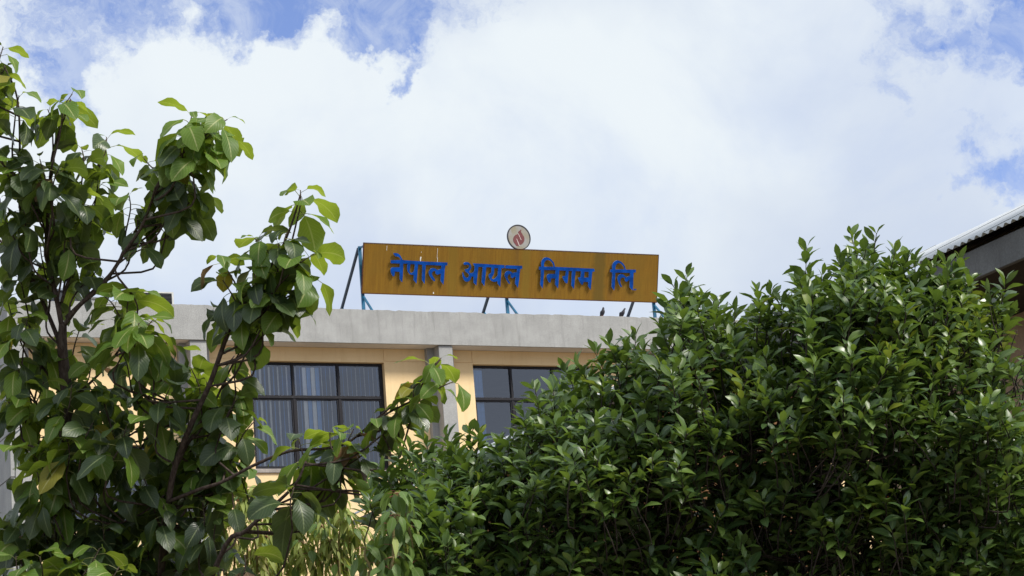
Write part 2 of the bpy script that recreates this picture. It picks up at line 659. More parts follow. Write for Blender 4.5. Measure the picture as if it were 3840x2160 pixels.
def make_window(x0, x1, zt, zb, mulls, transom, slats):
    wf = -.69
    fr = MB()
    t = .06
    z0, z1 = ZS + zb, ZS + zt
    fr.box(x0 + .001, x1 - .001, wf, wf - .07, z1 - t, z1 - .002)
    fr.box(x0 + .001, x1 - .001, wf, wf - .07, z0, z0 + t)
    fr.box(x0 + .001, x0 + t, wf - .001, wf - .069, z0 + t, z1 - t)
    fr.box(x1 - t - .02, x1 - .001, wf - .001, wf - .069, z0 + t, z1 - t)
    w = fr.build('window', M['frame'], office)
    for mx_ in mulls:
        MB().box(mx_ - .032, mx_ + .032, wf + .012, wf - .06, z0 + t, z1 - t).build('mullion', M['frame'], w, bevel=.006)
    rows = [(z0 + t, z1 - t)]
    if transom is not None:
        zt_ = ZS + transom
        MB().box(x0 + .06, x1 - .08, wf + .022, wf - .062, zt_ - .045, zt_ + .03).build('transom', M['frame'], w, bevel=.006)
        rows = [(zt_ + .03, z1 - t), (z0 + t, zt_ - .045)]
    ed = [x0 + t] + list(mulls) + [x1 - .08]
    for ri, (ra, rb_) in enumerate(rows):
        for a, b in zip(ed[:-1], ed[1:]):
            a2 = a if a == ed[0] else a + .032
            b2 = b if b == ed[-1] else b - .032
            if ri == 1:      # the lower lights are hinged: a sash frame of their own
                sf = MB()
                s = .034
                for q in ((a2, b2, rb_ - s, rb_), (a2, b2, ra, ra + s), (a2, a2 + s, ra + s, rb_ - s), (b2 - s, b2, ra + s, rb_ - s)):
                    sf.box(q[0] + .001, q[1] - .001, wf - .004, wf - .05, q[2], q[3])
                sf.build('sash_frame', M['frame'], w)
            pn = MB()
            tilt = random.Random(int(a * 1000) + ri).uniform(-.004, .004)
            pn.add([(a2, -(wf - .036), ra), (b2, -(wf - .036 + tilt), ra), (b2, -(wf - .036 + tilt), rb_), (a2, -(wf - .036), rb_)], [(0, 1, 2, 3)])
            pn.build('pane', M['glass'], w)
    MB().box(x0 - .05, x1 + .05, -.50, -.70, z0 - .098, z0 - .001).build('sill', M['sill'], w, bevel=.008)
    cache = {}
    for x, ang, mat in slats:
        key = (round(ang, 2), mat)
        if key not in cache:
            me = slat_mesh(ang, ZS + zb + .08, ZS + zt - .10)
            me.materials.append(M[mat])
            cache[key] = me
        o = link('blind_slat', cache[key], w)
        o.location = (x, .79, 0)
    return w


def view_ang(x):
    return math.atan2(x + 19.55, 51.05)


slats = []
rs = random.Random(5)
x, k = -2.20, 0
while x < 1.12:
    white = k % 2 == 0
    if x < -1.25:
        df = 34 - 20 * (x + 2.2) / .95 + rs.uniform(-2, 2)
        df *= 1.0 if white else .7
    elif x < -.93:
        df = 9 + rs.uniform(-1, 4)
    elif x < -.42:
        df = 66 + rs.uniform(-3, 3)
    elif x < -.1:
        df = 9 + rs.uniform(-2, 2)
    else:
        df = 3.2 if white else 1.8
    slats.append((x, view_ang(x) + rad(df), 'blind_white' if white else 'blind_blue'))
    x += .112
    k += 1
make_window(*WINDOWS[1], [-1.18, -.01], -1.205, slats)
sl2 = [(3.68 + .085 * i, view_ang(3.7) + rad(58 + 6 * (i % 2)), 'blind_blue') for i in range(3)]
make_window(*WINDOWS[2], [4.655, 5.83], -1.205, sl2)
make_window(*WINDOWS[3], [11.1, 12.1], -1.205, [])
make_window(*WINDOWS[0], [-6.2, -5.4], None, [(-6.8, -1.2, 'blind_white'), (-6.66, -1.2, 'blind_white')])

# ------------------------------------------------------------------ things on the roof
fac_rot = YAW


def on_roof(name, x, w, z):
    p = np.array([-4.1075, 53.6125, OZ]) + FD * x + FN * w
    e = empty(name, (p[0], p[1], OZ + z), YAW)
    return e


def condenser(x0, x1, w, z0, z1, label):
    e = on_roof('condenser_unit', (x0 + x1) / 2, w, z0)
    tag(e, label, 'air conditioner', 'condenser units on the roof')
    hw, h = (x1 - x0) / 2, z1 - z0
    cs = MB()
    cs.box(-hw, -hw + .03, .15, -.2, .05, h)
    cs.box(hw - .045, hw, .15, -.2, .05, h)
    cs.box(-hw + .03, hw - .045, .15, -.2, h - .035, h)
    cs.box(-hw + .03, hw - .045, .15, -.2, .05, .09)
    cs.box(-hw + .03, hw - .045, .10, -.2, .09, h - .035)
    cs.build('case', M['condenser_case'], e)
    ln = MB()
    n = int((h - .13) / .035)
    gb = MB()
    gb.box(-hw + .031, hw - .046, .125, .101, .091, h - .036)
    gb.build('grille_backing', M['condenser_grille'], e)
    lm = MB().box(-hw + .034, hw - .049, .147, .130, -.006, .006).mesh('louvre')
    lm.materials.append(M['condenser_grille'])
    for i in range(n):
        o = link('louvre', lm, e)
        o.location = (0, 0, .11 + i * .035)
        o.rotation_euler = (0, 0, 0)
    for s in (-1, 1):
        MB().box(s * (hw - .12) - .03, s * (hw - .12) + .03, .12, -.18, .001, .05).build('foot', M['condenser_case'], e)
    return e


condenser(-4.66, -3.72, -2.0, .405, 1.635, 'condenser unit with black louvred grille behind the cement parapet')
e = on_roof('water_tank', -6.35, -2.1, .405)
tag(e, 'dark square tank standing behind the parapet at the far left of the roof', 'tank')
MB().box(-.33, .31, .25, -.25, .06, 1.16).build('tank_body', M['dark_box'], e, bevel=.02)
MB().box(-.36, .34, .28, -.28, 1.161, 1.20).build('tank_lid', M['dark_box'], e, bevel=.01)
for s in (-1, 1):
    MB().box(s * .24 - .04, s * .24 + .04, .2, -.2, .001, .06).build('foot', M['concrete'], e)
e = on_roof('roof_hatch', -5.75, -2.05, .405)
tag(e, 'low grey cement hatch box on the roof beside the dark tank', 'roof hatch')
MB().box(-.3, .3, .3, -.3, .001, .96).build('hatch_curb', M['concrete'], e)
MB().box(-.33, .33, .33, -.33, .962, 1.015).build('hatch_cover', M['fascia'], e, bevel=.01)

# ------------------------------------------------------------------ rooftop sign
LETTERS = [('ne',[(0.709,0.841),(0.983,0.856),(0.961,0.89),(0.928,0.926),(0.888,0.939),(0.832,0.945),(0.803,0.973),(0.769,1.013),(0.789,1.024),(0.844,1.025),(0.9,1.014),(0.951,0.975),(0.989,0.921),(1.026,0.857),(1.123,0.852),(1.127,0.769),(1.046,0.768),(1.05,0.642),(1.048,0.45),(1.042,0.296),(0.967,0.375),(0.963,0.558),(0.828,0.561),(0.828,0.516),(0.816,0.442),(0.781,0.445),(0.749,0.484),(0.723,0.542),(0.711,0.616),(0.729,0.646),(0.764,0.666),(0.959,0.672),(0.959,0.765),(0.713,0.764)],[]),('pa',[(1.123,0.852),(1.668,0.838),(1.672,0.756),(1.658,0.755),(1.655,0.625),(1.654,0.439),(1.648,0.283),(1.575,0.37),(1.571,0.511),(1.567,0.757),(1.45,0.763),(1.448,0.655),(1.437,0.433),(1.428,0.28),(1.348,0.367),(1.348,0.493),(1.281,0.494),(1.234,0.507),(1.192,0.551),(1.166,0.609),(1.155,0.683),(1.163,0.768),(1.127,0.769)],[[(1.243,0.763),(1.363,0.762),(1.359,0.667),(1.352,0.6),(1.32,0.555),(1.28,0.535),(1.248,0.546),(1.232,0.589),(1.234,0.685)]]),('la',[(1.668,0.838),(2.251,0.838),(2.254,0.765),(2.194,0.759),(2.183,0.635),(2.178,0.456),(2.166,0.273),(2.085,0.371),(2.085,0.554),(2.029,0.533),(1.989,0.514),(1.948,0.542),(1.925,0.573),(1.941,0.601),(1.904,0.611),(1.873,0.603),(1.845,0.576),(1.837,0.531),(1.857,0.487),(1.896,0.44),(1.937,0.382),(1.93,0.36),(1.904,0.351),(1.861,0.383),(1.811,0.437),(1.768,0.499),(1.748,0.558),(1.755,0.606),(1.789,0.656),(1.845,0.685),(1.909,0.677),(1.958,0.654),(1.996,0.638),(2.047,0.662),(2.091,0.668),(2.091,0.755),(1.672,0.756)],[]),('aa',[(2.96,0.841),(3.401,0.833),(3.405,0.758),(3.331,0.752),(3.329,0.612),(3.318,0.434),(3.302,0.272),(3.222,0.373),(3.227,0.538),(3.236,0.756),(3.111,0.759),(3.107,0.676),(3.094,0.462),(3.081,0.28),(2.997,0.349),(2.998,0.505),(2.932,0.503),(2.921,0.464),(2.897,0.413),(2.856,0.38),(2.805,0.368),(2.751,0.387),(2.714,0.436),(2.687,0.506),(2.675,0.598),(2.696,0.599),(2.72,0.536),(2.754,0.49),(2.801,0.463),(2.84,0.475),(2.865,0.515),(2.856,0.561),(2.819,0.592),(2.78,0.612),(2.751,0.647),(2.738,0.682),(2.792,0.687),(2.837,0.71),(2.863,0.747),(2.857,0.782),(2.829,0.799),(2.779,0.797),(2.718,0.791),(2.696,0.833),(2.73,0.859),(2.776,0.868),(2.831,0.863),(2.879,0.832),(2.908,0.784),(2.914,0.727),(2.893,0.676),(2.868,0.64),(2.865,0.608),(2.905,0.591),(2.952,0.593),(2.99,0.615),(3.006,0.673),(3.015,0.752)],[]),('ya',[(3.401,0.833),(3.845,0.826),(3.847,0.748),(3.759,0.745),(3.76,0.627),(3.754,0.412),(3.751,0.265),(3.669,0.352),(3.664,0.416),(3.624,0.397),(3.571,0.388),(3.515,0.4),(3.462,0.438),(3.424,0.494),(3.413,0.551),(3.424,0.583),(3.459,0.595),(3.482,0.625),(3.486,0.689),(3.48,0.757),(3.405,0.758)],[[(3.558,0.742),(3.669,0.742),(3.669,0.624),(3.664,0.559),(3.627,0.508),(3.575,0.463),(3.528,0.454),(3.499,0.475),(3.51,0.511),(3.547,0.562),(3.563,0.627)]]),('la',[(3.873,0.824),(4.345,0.824),(4.35,0.75),(4.296,0.745),(4.285,0.644),(4.271,0.428),(4.25,0.258),(4.166,0.36),(4.17,0.554),(4.131,0.531),(4.081,0.497),(4.048,0.521),(4.027,0.564),(4.046,0.584),(4.002,0.599),(3.967,0.587),(3.946,0.547),(3.948,0.496),(3.974,0.44),(4.019,0.384),(4.024,0.359),(4.002,0.347),(3.964,0.382),(3.906,0.466),(3.866,0.537),(3.857,0.587),(3.871,0.63),(3.905,0.667),(3.951,0.683),(4.006,0.674),(4.055,0.651),(4.087,0.627),(4.127,0.646),(4.205,0.652),(4.205,0.738),(3.874,0.745)],[]),('ni',[(4.829,0.816),(4.896,0.821),(4.883,0.885),(4.887,0.946),(4.909,1.0),(4.954,1.047),(5.012,1.068),(5.076,1.063),(5.132,1.042),(5.193,0.998),(5.246,0.943),(5.283,0.83),(5.468,0.829),(5.472,0.741),(5.408,0.744),(5.407,0.567),(5.406,0.414),(5.395,0.276),(5.31,0.373),(5.307,0.533),(5.184,0.529),(5.178,0.476),(5.164,0.418),(5.13,0.421),(5.095,0.473),(5.066,0.533),(5.059,0.594),(5.079,0.625),(5.12,0.641),(5.302,0.647),(5.306,0.747),(4.972,0.739),(4.972,0.553),(4.963,0.362),(4.954,0.263),(4.883,0.36),(4.889,0.55),(4.887,0.742),(4.832,0.742)],[[(4.968,0.823),(4.964,0.91),(4.983,0.953),(5.02,0.992),(5.071,1.002),(5.121,0.992),(5.173,0.96),(5.214,0.911),(5.247,0.83)]]),('ga',[(5.468,0.829),(5.929,0.825),(5.932,0.741),(5.885,0.742),(5.875,0.582),(5.867,0.39),(5.859,0.275),(5.779,0.361),(5.777,0.579),(5.783,0.74),(5.68,0.742),(5.676,0.652),(5.667,0.46),(5.661,0.414),(5.623,0.413),(5.569,0.473),(5.523,0.548),(5.508,0.593),(5.584,0.599),(5.599,0.649),(5.604,0.74),(5.472,0.741)],[]),('ma',[(5.929,0.825),(6.41,0.82),(6.432,0.804),(6.435,0.746),(6.37,0.74),(6.364,0.598),(6.358,0.444),(6.345,0.266),(6.267,0.364),(6.266,0.471),(6.129,0.467),(6.119,0.428),(6.103,0.386),(6.068,0.404),(6.013,0.471),(5.976,0.539),(5.962,0.577),(6.034,0.583),(6.043,0.664),(6.044,0.743),(5.932,0.741)],[[(6.143,0.732),(6.272,0.733),(6.274,0.583),(6.141,0.579)]]),('li',[(6.898,0.815),(6.957,0.817),(6.946,0.884),(6.952,0.942),(6.982,1.001),(7.029,1.041),(7.088,1.063),(7.154,1.055),(7.221,1.024),(7.277,0.977),(7.324,0.916),(7.354,0.83),(7.651,0.838),(7.654,0.762),(7.588,0.755),(7.588,0.634),(7.591,0.44),(7.584,0.29),(7.49,0.37),(7.487,0.568),(7.439,0.542),(7.386,0.507),(7.346,0.535),(7.328,0.573),(7.349,0.598),(7.299,0.62),(7.26,0.619),(7.218,0.593),(7.202,0.545),(7.208,0.477),(7.237,0.42),(7.26,0.387),(7.256,0.367),(7.224,0.366),(7.189,0.418),(7.146,0.504),(7.121,0.581),(7.129,0.639),(7.16,0.683),(7.213,0.709),(7.279,0.697),(7.335,0.66),(7.386,0.628),(7.434,0.654),(7.488,0.66),(7.487,0.747),(7.048,0.738),(7.05,0.569),(7.048,0.376),(7.039,0.274),(6.957,0.363),(6.96,0.566),(6.962,0.74),(6.901,0.743)],[[(7.046,0.822),(7.043,0.887),(7.06,0.941),(7.103,0.986),(7.145,0.995),(7.212,0.975),(7.269,0.924),(7.303,0.877),(7.322,0.831)]]),('dot',[(7.609,0.327),(7.646,0.33),(7.647,0.295),(7.61,0.292)],[]),('dot',[(7.654,0.33),(7.687,0.333),(7.689,0.298),(7.657,0.295)],[]),('flame',[(5.229,3.254),(5.24,3.224),(5.223,3.19),(5.241,3.151),(5.272,3.099),(5.303,3.053),(5.309,3.0),(5.3,2.947),(5.267,2.892),(5.221,2.85),(5.163,2.831),(5.124,2.797),(5.061,2.801),(5.036,2.836),(4.998,2.888),(4.982,2.94),(4.987,2.994),(5.013,3.048),(5.059,3.09),(5.132,3.12),(5.144,3.133),(5.144,3.173),(5.167,3.201),(5.204,3.219)],[]),('flame_line',[(5.136,3.128),(5.149,3.132),(5.217,2.967),(5.202,2.959)],[]),('flame_line',[(5.074,2.989),(5.09,2.994),(5.159,2.801),(5.135,2.8)],[])]
SW, SZ, TILT = -.90, 1.5075, rad(16.39)
sign = on_roof('rooftop_sign', .86, SW, SZ)
tag(sign, 'long ochre rooftop sign with raised blue Devanagari letters on blue steel legs', 'sign')
PW, PH = 8.335, 1.24
# the plate's own frame: local x along it, y into it, z up it (the plate leans forward at the top)
PM = Matrix.Rotation(TILT, 4, 'X')
plate = MB().box(0, PW, -.012, -.05, .0, PH).build('sign_plate', M['sign'], sign)
plate.matrix_basis = PM
trim = MB()
for q in ((-.012, PW + .012, -.006, -.07, -.022, -.001), (-.012, PW + .012, -.006, -.07, PH + .001, PH + .018),
          (-.014, -.001, -.006, -.07, -.001, PH + .001), (PW + .001, PW + .014, -.006, -.07, -.001, PH + .001)):
    trim.box(*q)
to = trim.build('edge_trim', M['rust_edge'], sign)
to.matrix_basis = PM


def poly_mesh(name, outer, holes, y_front, depth, mat_f, mat_s):
    """a flat shape with holes, given thickness: front at y_front, sides of their own material"""
    bm = bmesh.new()
    loops = []
    for lp in [outer] + holes:
        vs = [bm.verts.new((x, y_front, z)) for x, z in lp]
        loops.append([bm.edges.new((vs[i], vs[(i + 1) % len(vs)])) for i in range(len(vs))])
    bmesh.ops.triangle_fill(bm, use_beauty=True, use_dissolve=False, edges=[e for l in loops for e in l], normal=(0, -1, 0))
    bmesh.ops.recalc_face_normals(bm, faces=bm.faces)
    for f in bm.faces:
        if f.normal.y > 0:
            f.normal_flip()
        f.material_index = 0
    border = [e for l in loops for e in l]
    r = bmesh.ops.extrude_edge_only(bm, edges=border)
    nv = [g for g in r['geom'] if isinstance(g, bmesh.types.BMVert)]
    for v in nv:
        v.co.y += depth
    for g in r['geom']:
        if isinstance(g, bmesh.types.BMFace):
            g.material_index = 1
    me = bpy.data.meshes.new(name)
    bm.to_mesh(me)
    bm.free()
    me.materials.append(M[mat_f])
    me.materials.append(M[mat_s])
    return me


OFFX = .8615
for nm, outer, holes in LETTERS:
    if nm.startswith('flame'):
        continue
    P = [(x, z) for x, z in outer]
    H = [[(x, z) for x, z in h] for h in holes]
    name = 'full_stop' if nm == 'dot' else 'letter'
    me = poly_mesh(name, P, H, -.038, .028, 'letter_blue', 'letter_edge')
    o = link(name, me, sign)
    o.matrix_basis = PM @ Matrix.Translation((-OFFX if False else 0, 0, 0))

# droppings and scratches on the sheet
for pts in ([(1.520, .845), (1.538, .842), (1.545, .90), (1.556, .935), (1.545, .962), (1.522, .950), (1.515, .915)],
            [(1.985, .835), (1.998, .835), (2.000, .95), (1.990, .95)], [(1.978, .93), (1.986, .93), (1.992, 1.19), (1.984, 1.19)],
            [(.600, 1.08), (.610, 1.08), (.613, 1.20), (.604, 1.20)], [(1.905, .035), (1.935, .03), (1.930, .075), (1.908, .08)], [(1.54, 1.06), (1.552, 1.06), (1.550, 1.085), (1.542, 1.085)]):
    me = poly_mesh('bird_dropping', pts, [], .0095, .004, 'bird_lime', 'bird_lime')
    o = link('bird_dropping', me, sign)
    o.matrix_basis = PM

# round emblem on a short pin above the top edge (offsets from the sign's foot)
EX, EZ = 5.155 - .86, 3.033 - SZ
ew = -.58 - SW      # outwards
em = MB()
n = 48
for rr0, y0, y1, mname, nm in ((.318, -ew, -ew + .034, 'emblem_face', 'emblem'),):
    ring = [(EX + rr0 * math.cos(2 * math.pi * i / n), EZ + rr0 * 1.03 * math.sin(2 * math.pi * i / n)) for i in range(n)]
    emblem = link(nm, poly_mesh(nm, ring, [], y0, y1 - y0, mname, 'emblem_rim'), sign)
ring_o = [(EX + .330 * math.cos(2 * math.pi * i / n), EZ + .330 * 1.03 * math.sin(2 * math.pi * i / n)) for i in range(n)]
ring_i = [(EX + .306 * math.cos(2 * math.pi * i / n), EZ + .306 * 1.03 * math.sin(2 * math.pi * i / n)) for i in range(n)]
link('emblem_rim', poly_mesh('emblem_rim', ring_o, [ring_i], -ew - .010, .045, 'emblem_rim', 'emblem_rim'), emblem)
for nm, outer, holes in LETTERS:
    if nm.startswith('flame'):
        P = [(x - .86, z - SZ) for x, z in outer]
        mm = 'emblem_red' if nm == 'flame' else 'emblem_line'
        yy = -ew - (.004 if nm == 'flame' else .008)
        link(nm, poly_mesh(nm, P, [], yy, .004, mm, mm), emblem)
MB().bar((5.08 - .86, -ew + .02, PH * math.cos(TILT) + .01), (5.08 - .86, -ew + .02, EZ - .30), .035, .03).build('emblem_pin', M['emblem_rim'], sign)

# steel legs: three frames of post, rear strut, front brace and top bracket
S0 = lambda x, w, z: (x - .86, -(w - SW), z - SZ)
for px_ in (.90, 4.862, 9.155):
    t = .042
    a = MB()
    a.bar(S0(px_, -1.0, .41), S0(px_, -1.0, 2.74), .075, .06)
    a.build('post', M['blue_steel'], sign)
    MB().bar(S0(px_ - .012, -1.06, 2.70), S0(px_ - .012, -3.72, .42), .055, .07).build('rear_strut', M['shaded_blue_steel'], sign)
    MB().bar(S0(px_ + .01, -.965, 1.42), S0(px_ + .01, -.215, .71), .045, .045).build('front_brace', M['blue_steel'], sign)
    MB().bar(S0(px_ + .005, -2.45, 1.50), S0(px_ + .02, -1.9, .95), .035, .035).build('strut_brace', M['blue_steel'], sign)
    MB().bar(S0(px_ + .002, -1.03, 2.70), S0(px_ + .002, -.615, 2.66), .05, .04).build('top_bracket', M['blue_steel'], sign)
    MB().bar(S0(px_ + .002, -1.03, 1.54), S0(px_ + .002, -.955, 1.54), .05, .04).build('bottom_bracket', M['blue_steel'], sign)
for zz, ww in ((1.56, -.955), (2.62, -.655)):
    MB().bar(S0(.90, ww, zz), S0(9.155, ww, zz), .05, .05, (0, 0, 1)).build('rail', M['blue_steel'], sign)

# ------------------------------------------------------------------ pigeons on the parapet


def pigeon(x, w, z, head_dx, lean, turn, label):
    e = on_roof('pigeon', x, w, z)
    tag(e, label, 'pigeon', 'pigeons on the parapet')
    # body as one surface: rings from the tail tip up to the crown; (x, y, z, rx, ry)
    R_ = [(-.030, .085, .010, .012, .006), (-.025, .065, .035, .028, .014), (-.016, .040, .070, .050, .036), (-.006, .016, .110, .062, .056),
          (.004, -.004, .150, .064, .060), (.014, -.014, .185, .054, .052), (.024, -.020, .212, .038, .038), (.034, -.024, .234, .029, .030),
          (.042, -.027, .253, .026, .027), (.048, -.030, .272, .022, .023), (.050, -.031, .285, .007, .008)]
    b = MB()
    n = 12
    vs, fs = [], []
    for i, (cx, cy, cz, rx, ry) in enumerate(R_):
        k = cz / .285
        cx = cx * lean + head_dx * k ** 3
        for a in range(n):
            t = 2 * math.pi * a / n
            vs.append((cx + rx * math.cos(t), cy + ry * math.sin(t), cz))
    for i in range(len(R_) - 1):
        for a in range(n):
            p, q = i * n + a, i * n + (a + 1) % n
            fs.append((p, q, q + n, p + n))
    fs += [tuple(range(n))[::-1], tuple((len(R_) - 1) * n + a for a in range(n))]
    b.add(vs, fs)
    body = b.build('body', M['pigeon_grey'], e, smooth=True)
    sm = body.modifiers.new('smooth', 'SUBSURF')
    sm.levels = sm.render_levels = 1
    hx = .046 * lean + head_dx * .85
    bk = MB()
    bk.tube([(hx + .016, -.030, .262), (hx + .034, -.031, .257), (hx + .045, -.031, .249)], .008, .0015, 6)
    bk.build('beak', M['beak_horn'], e, smooth=True)
    for s in (-1, 1):
        wg = MB()
        wg.tube([(s * .050 + .010 * lean, -.006, .180), (s * .058 - .004 * lean, .012, .145), (s * .044 - .02 * lean, .034, .100), (s * .020 - .04 * lean, .075, .035)], .018, .006, 7)
        wg.build('wing', M['pigeon_grey'], e, smooth=True)
        lg = MB()
        lg.tube([(s * .018, .01, .085), (s * .019, .004, .03), (s * .019, 0, .004)], .006, .004, 5)
        for t in (-.6, 0, .6):
            lg.tube([(s * .019, 0, .004), (s * .019 + .03 * math.sin(t), -.03 * math.cos(t), .003)], .004, .002, 4)
        lg.build('leg', M['pigeon_leg'], e)
    e.rotation_euler = (0, 0, YAW + turn)
    return e


pigeon(7.135, -.115, .825, -.018, .55, rad(14), 'pigeon sitting upright on the parapet, farther from the blue sign leg')
pigeon(7.70, -.115, .815, .030, 1.0, rad(-4), 'pigeon hunched with lowered head beside the blue sign leg')

# ------------------------------------------------------------------ tin-roofed buildings whose eaves run straight away from the camera


def tin_building(root, ex, ez, w_near, w_far, pitch, run, overhang, wall_mat, sheet_w=.762, fascia_h=.2, fascia_drop=.0, zground=-OZ):
    """eave along w at local x = ex, height ez; the roof climbs towards +x"""
    lam, amp = .0762, .0095
    per = 8
    tp = math.tan(pitch)
    w = w_near
    k = 0
    me_cache = None
    L = math.hypot(run, run * tp)
    c, s = math.cos(pitch), math.sin(pitch)
    while w > w_far:
        if me_cache is None:
            nper = 10.75
            npt = int(nper * per)
            vs, fs = [], []
            for side in (0, 1):
                for i in range(npt + 1):
                    u = i / per * lam
                    hh = amp * math.cos(2 * math.pi * u / lam) - side * .0012
                    for d in (0, L):
                        vs.append((d * c - hh * s, u, d * s + hh * c))
            m_ = (npt + 1) * 2
            for i in range(npt):
                a = i * 2
                fs.append((a, a + 1, a + 3, a + 2))
                fs.append((m_ + a, m_ + a + 2, m_ + a + 3, m_ + a + 1))
                fs.append((a, a + 2, m_ + a + 2, m_ + a))
            me_cache = MB().add(vs, fs).mesh('roof_sheet', True)
            me_cache.materials.append(M['galvanised'])
        o = link('roof_sheet', me_cache, root)
        o.location = (ex - .05, -w, ZS + ez + .015 + (.0035 if k % 2 else 0))
        w -= sheet_w
        k += 1
    # timber below the sheets, bargeboard, soffit, wall
    MB().box(ex + .02, ex + .06, w_near, w_far, ZS + ez - fascia_h - fascia_drop, ZS + ez - fascia_drop - .012).build('fascia_board', M['fascia'], root, bevel=.004)
    wx = ex + overhang
    MB().box(wx, wx + .25, w_near - .3, w_far + .3, ZS + zground, ZS + ez + overhang * tp - .06).build('wall', M[wall_mat], root)
    if overhang > .9:
        MB().box(ex + .062, wx - .002, w_near, w_far, ZS + ez - fascia_h - .005, ZS + ez - fascia_h + .018).build('eave_soffit', M['dark'], root)
    rf = MB()
    n = max(3, int((w_near - w_far) / .75))
    for i in range(n + 1):
        ww = w_near - .12 - (w_near - w_far - .24) * i / n
        z0 = ez - .03
        rf = MB().bar((ex + .062, -ww, ZS + z0 - .05), (ex + run, -ww, ZS + z0 + run * tp - .13), .05, .09, (0, 1, 0))
        rf.build('rafter', M['dark'], root)
    MB().bar((ex + run, -w_near, ZS + ez + run * tp - .05), (ex + run, -w_far, ZS + ez + run * tp - .05), .09, .09, (0, 0, 1)).build('ridge_beam', M['dark'], root)
    # back slope and back wall close the building
    b = MB()
    b.box(wx + 2 * run - 2 * overhang, wx + 2 * run - 2 * overhang + .25, w_near - .3, w_far + .3, ZS + zground, ZS + ez + overhang * tp - .06)
    for wv in (w_near - .3, w_far + .55):
        b.add([(wx + .25, -wv, ZS + zground), (wx + 2 * run - 2 * overhang, -wv, ZS + zground), (wx + 2 * run - 2 * overhang, -wv, ZS + ez + overhang * tp - .06),
               (ex + run, -wv, ZS + ez + run * tp - .15), (wx + .25, -wv, ZS + ez + overhang * tp)], [(0, 1, 2, 3, 4)])
    b.build('gable_wall', M[wall_mat], root)
    bs = MB()
    xr, zr = ex + run, ez + run * tp
    bs.add([(xr, -w_near, ZS + zr), (xr, -w_far, ZS + zr), (xr + run, -w_far, ZS + ez), (xr + run, -w_near, ZS + ez),
            (xr, -w_near, ZS + zr - .01), (xr, -w_far, ZS + zr - .01), (xr + run, -w_far, ZS + ez - .01), (xr + run, -w_near, ZS + ez - .01)],
           [(3, 2, 1, 0), (4, 5, 6, 7), (0, 1, 5, 4), (2, 3, 7, 6), (0, 4, 7, 3), (1, 2, 6, 5)])
    bs.build('back_roof_slope', M['galvanised'], root)


barn = empty('tin_roofed_house', (-4.1075, 53.6125, 0), YAW)
tag(barn, 'tan house with corrugated tin eave and weathered grey fascia board beside the citrus tree', 'house', 'tin roofed buildings')
tin_building(barn, -10.80, -8.79, 41.2, 35.6, rad(24), 1.9, 1.0, 'tan', fascia_h=.20, fascia_drop=.012)
shed = empty('tin_roofed_shed', (-4.1075, 53.6125, 0), YAW)
tag(shed, 'small brown shed with corrugated tin roof glimpsed below the office window', 'shed', 'tin roofed buildings')
tin_building(shed, -5.87, -6.65, 24.0, 14.65, rad(25), 2.0, .55, 'brownwall', fascia_h=.10, fascia_drop=.03)

# ------------------------------------------------------------------ leaves


def interp(t, xs_, ys_):
    return float(np.interp(t, xs_, ys_))


def leaf_shape(rows, cols, pet, pet_pitch, p0, p1, width, fold, wave, prof, seed, twist=0.0, pet_r=.012, serr=0.0):
    """a leaf of blade length 1: origin at the twig, +Y outwards, +Z up. Returns verts, faces, uvs per loop, material index"""
    r = random.Random(seed)
    vs, fs, uvs, mi = [], [], [], []
    y = z = 0.0
    # petiole: a three-sided stalk
    if pet > 0:
        path = [(0, 0)]
        nst = 2
        for i in range(nst):
            a = rad(pet_pitch + (p0 - pet_pitch) * (i / nst) * .7)
            y += math.cos(a) * pet / nst
            z += math.sin(a) * pet / nst
            path.append((y, z))
        base = len(vs)
        for (yy, zz) in path:
            for k in range(3):
                t = 2 * math.pi * k / 3
                vs.append((pet_r * math.cos(t), yy, zz + pet_r * math.sin(t)))
        for i in range(len(path) - 1):
            for k in range(3):
                a, b = base + i * 3 + k, base + i * 3 + (k + 1) % 3
                fs.append((a, b, b + 3, a + 3))
                uvs.append([(.5, 0)] * 4)
                mi.append(1)
    base = len(vs)
    xs_, ys_ = prof
    rr = []
    ph = r.uniform(0, 6.28)
    for i in range(rows + 1):
        t = i / rows
        a = rad(p0 + (p1 - p0) * (t ** .8))
        if i:
            y += math.cos(a) / rows
            z += math.sin(a) / rows
        hw = interp(t, xs_, ys_) * width / 2
        ny, nz = -math.sin(a), math.cos(a)
        tw = twist * t
        row = []
        for k in range(cols):
            u = k / (cols - 1) * 2 - 1
            se = 1 + (serr * (1 if (i + (k > cols / 2)) % 2 else -1) if abs(u) > .9 else 0)
            x = u * hw * se
            h = fold * abs(u) * hw + wave * hw * math.sin(ph + t * 9 + (1.3 if u > 0 else 0)) * abs(u) ** 1.5 - fold * .5 * hw * u * u
            xx = x * math.cos(tw) - h * math.sin(tw)
            h2 = x * math.sin(tw) + h * math.cos(tw)
            vs.append((xx, y + ny * h2, z + nz * h2))
            row.append(base + i * cols + k)
        rr.append(row)
    for i in range(rows):
        for k in range(cols - 1):
            fs.append((rr[i][k], rr[i][k + 1], rr[i + 1][k + 1], rr[i + 1][k]))
            u0, u1 = k / (cols - 1), (k + 1) / (cols - 1)
            uvs.append([(u0, i / rows), (u1, i / rows), (u1, (i + 1) / rows), (u0, (i + 1) / rows)])
            mi.append(0)
    return np.array(vs), fs, uvs, mi


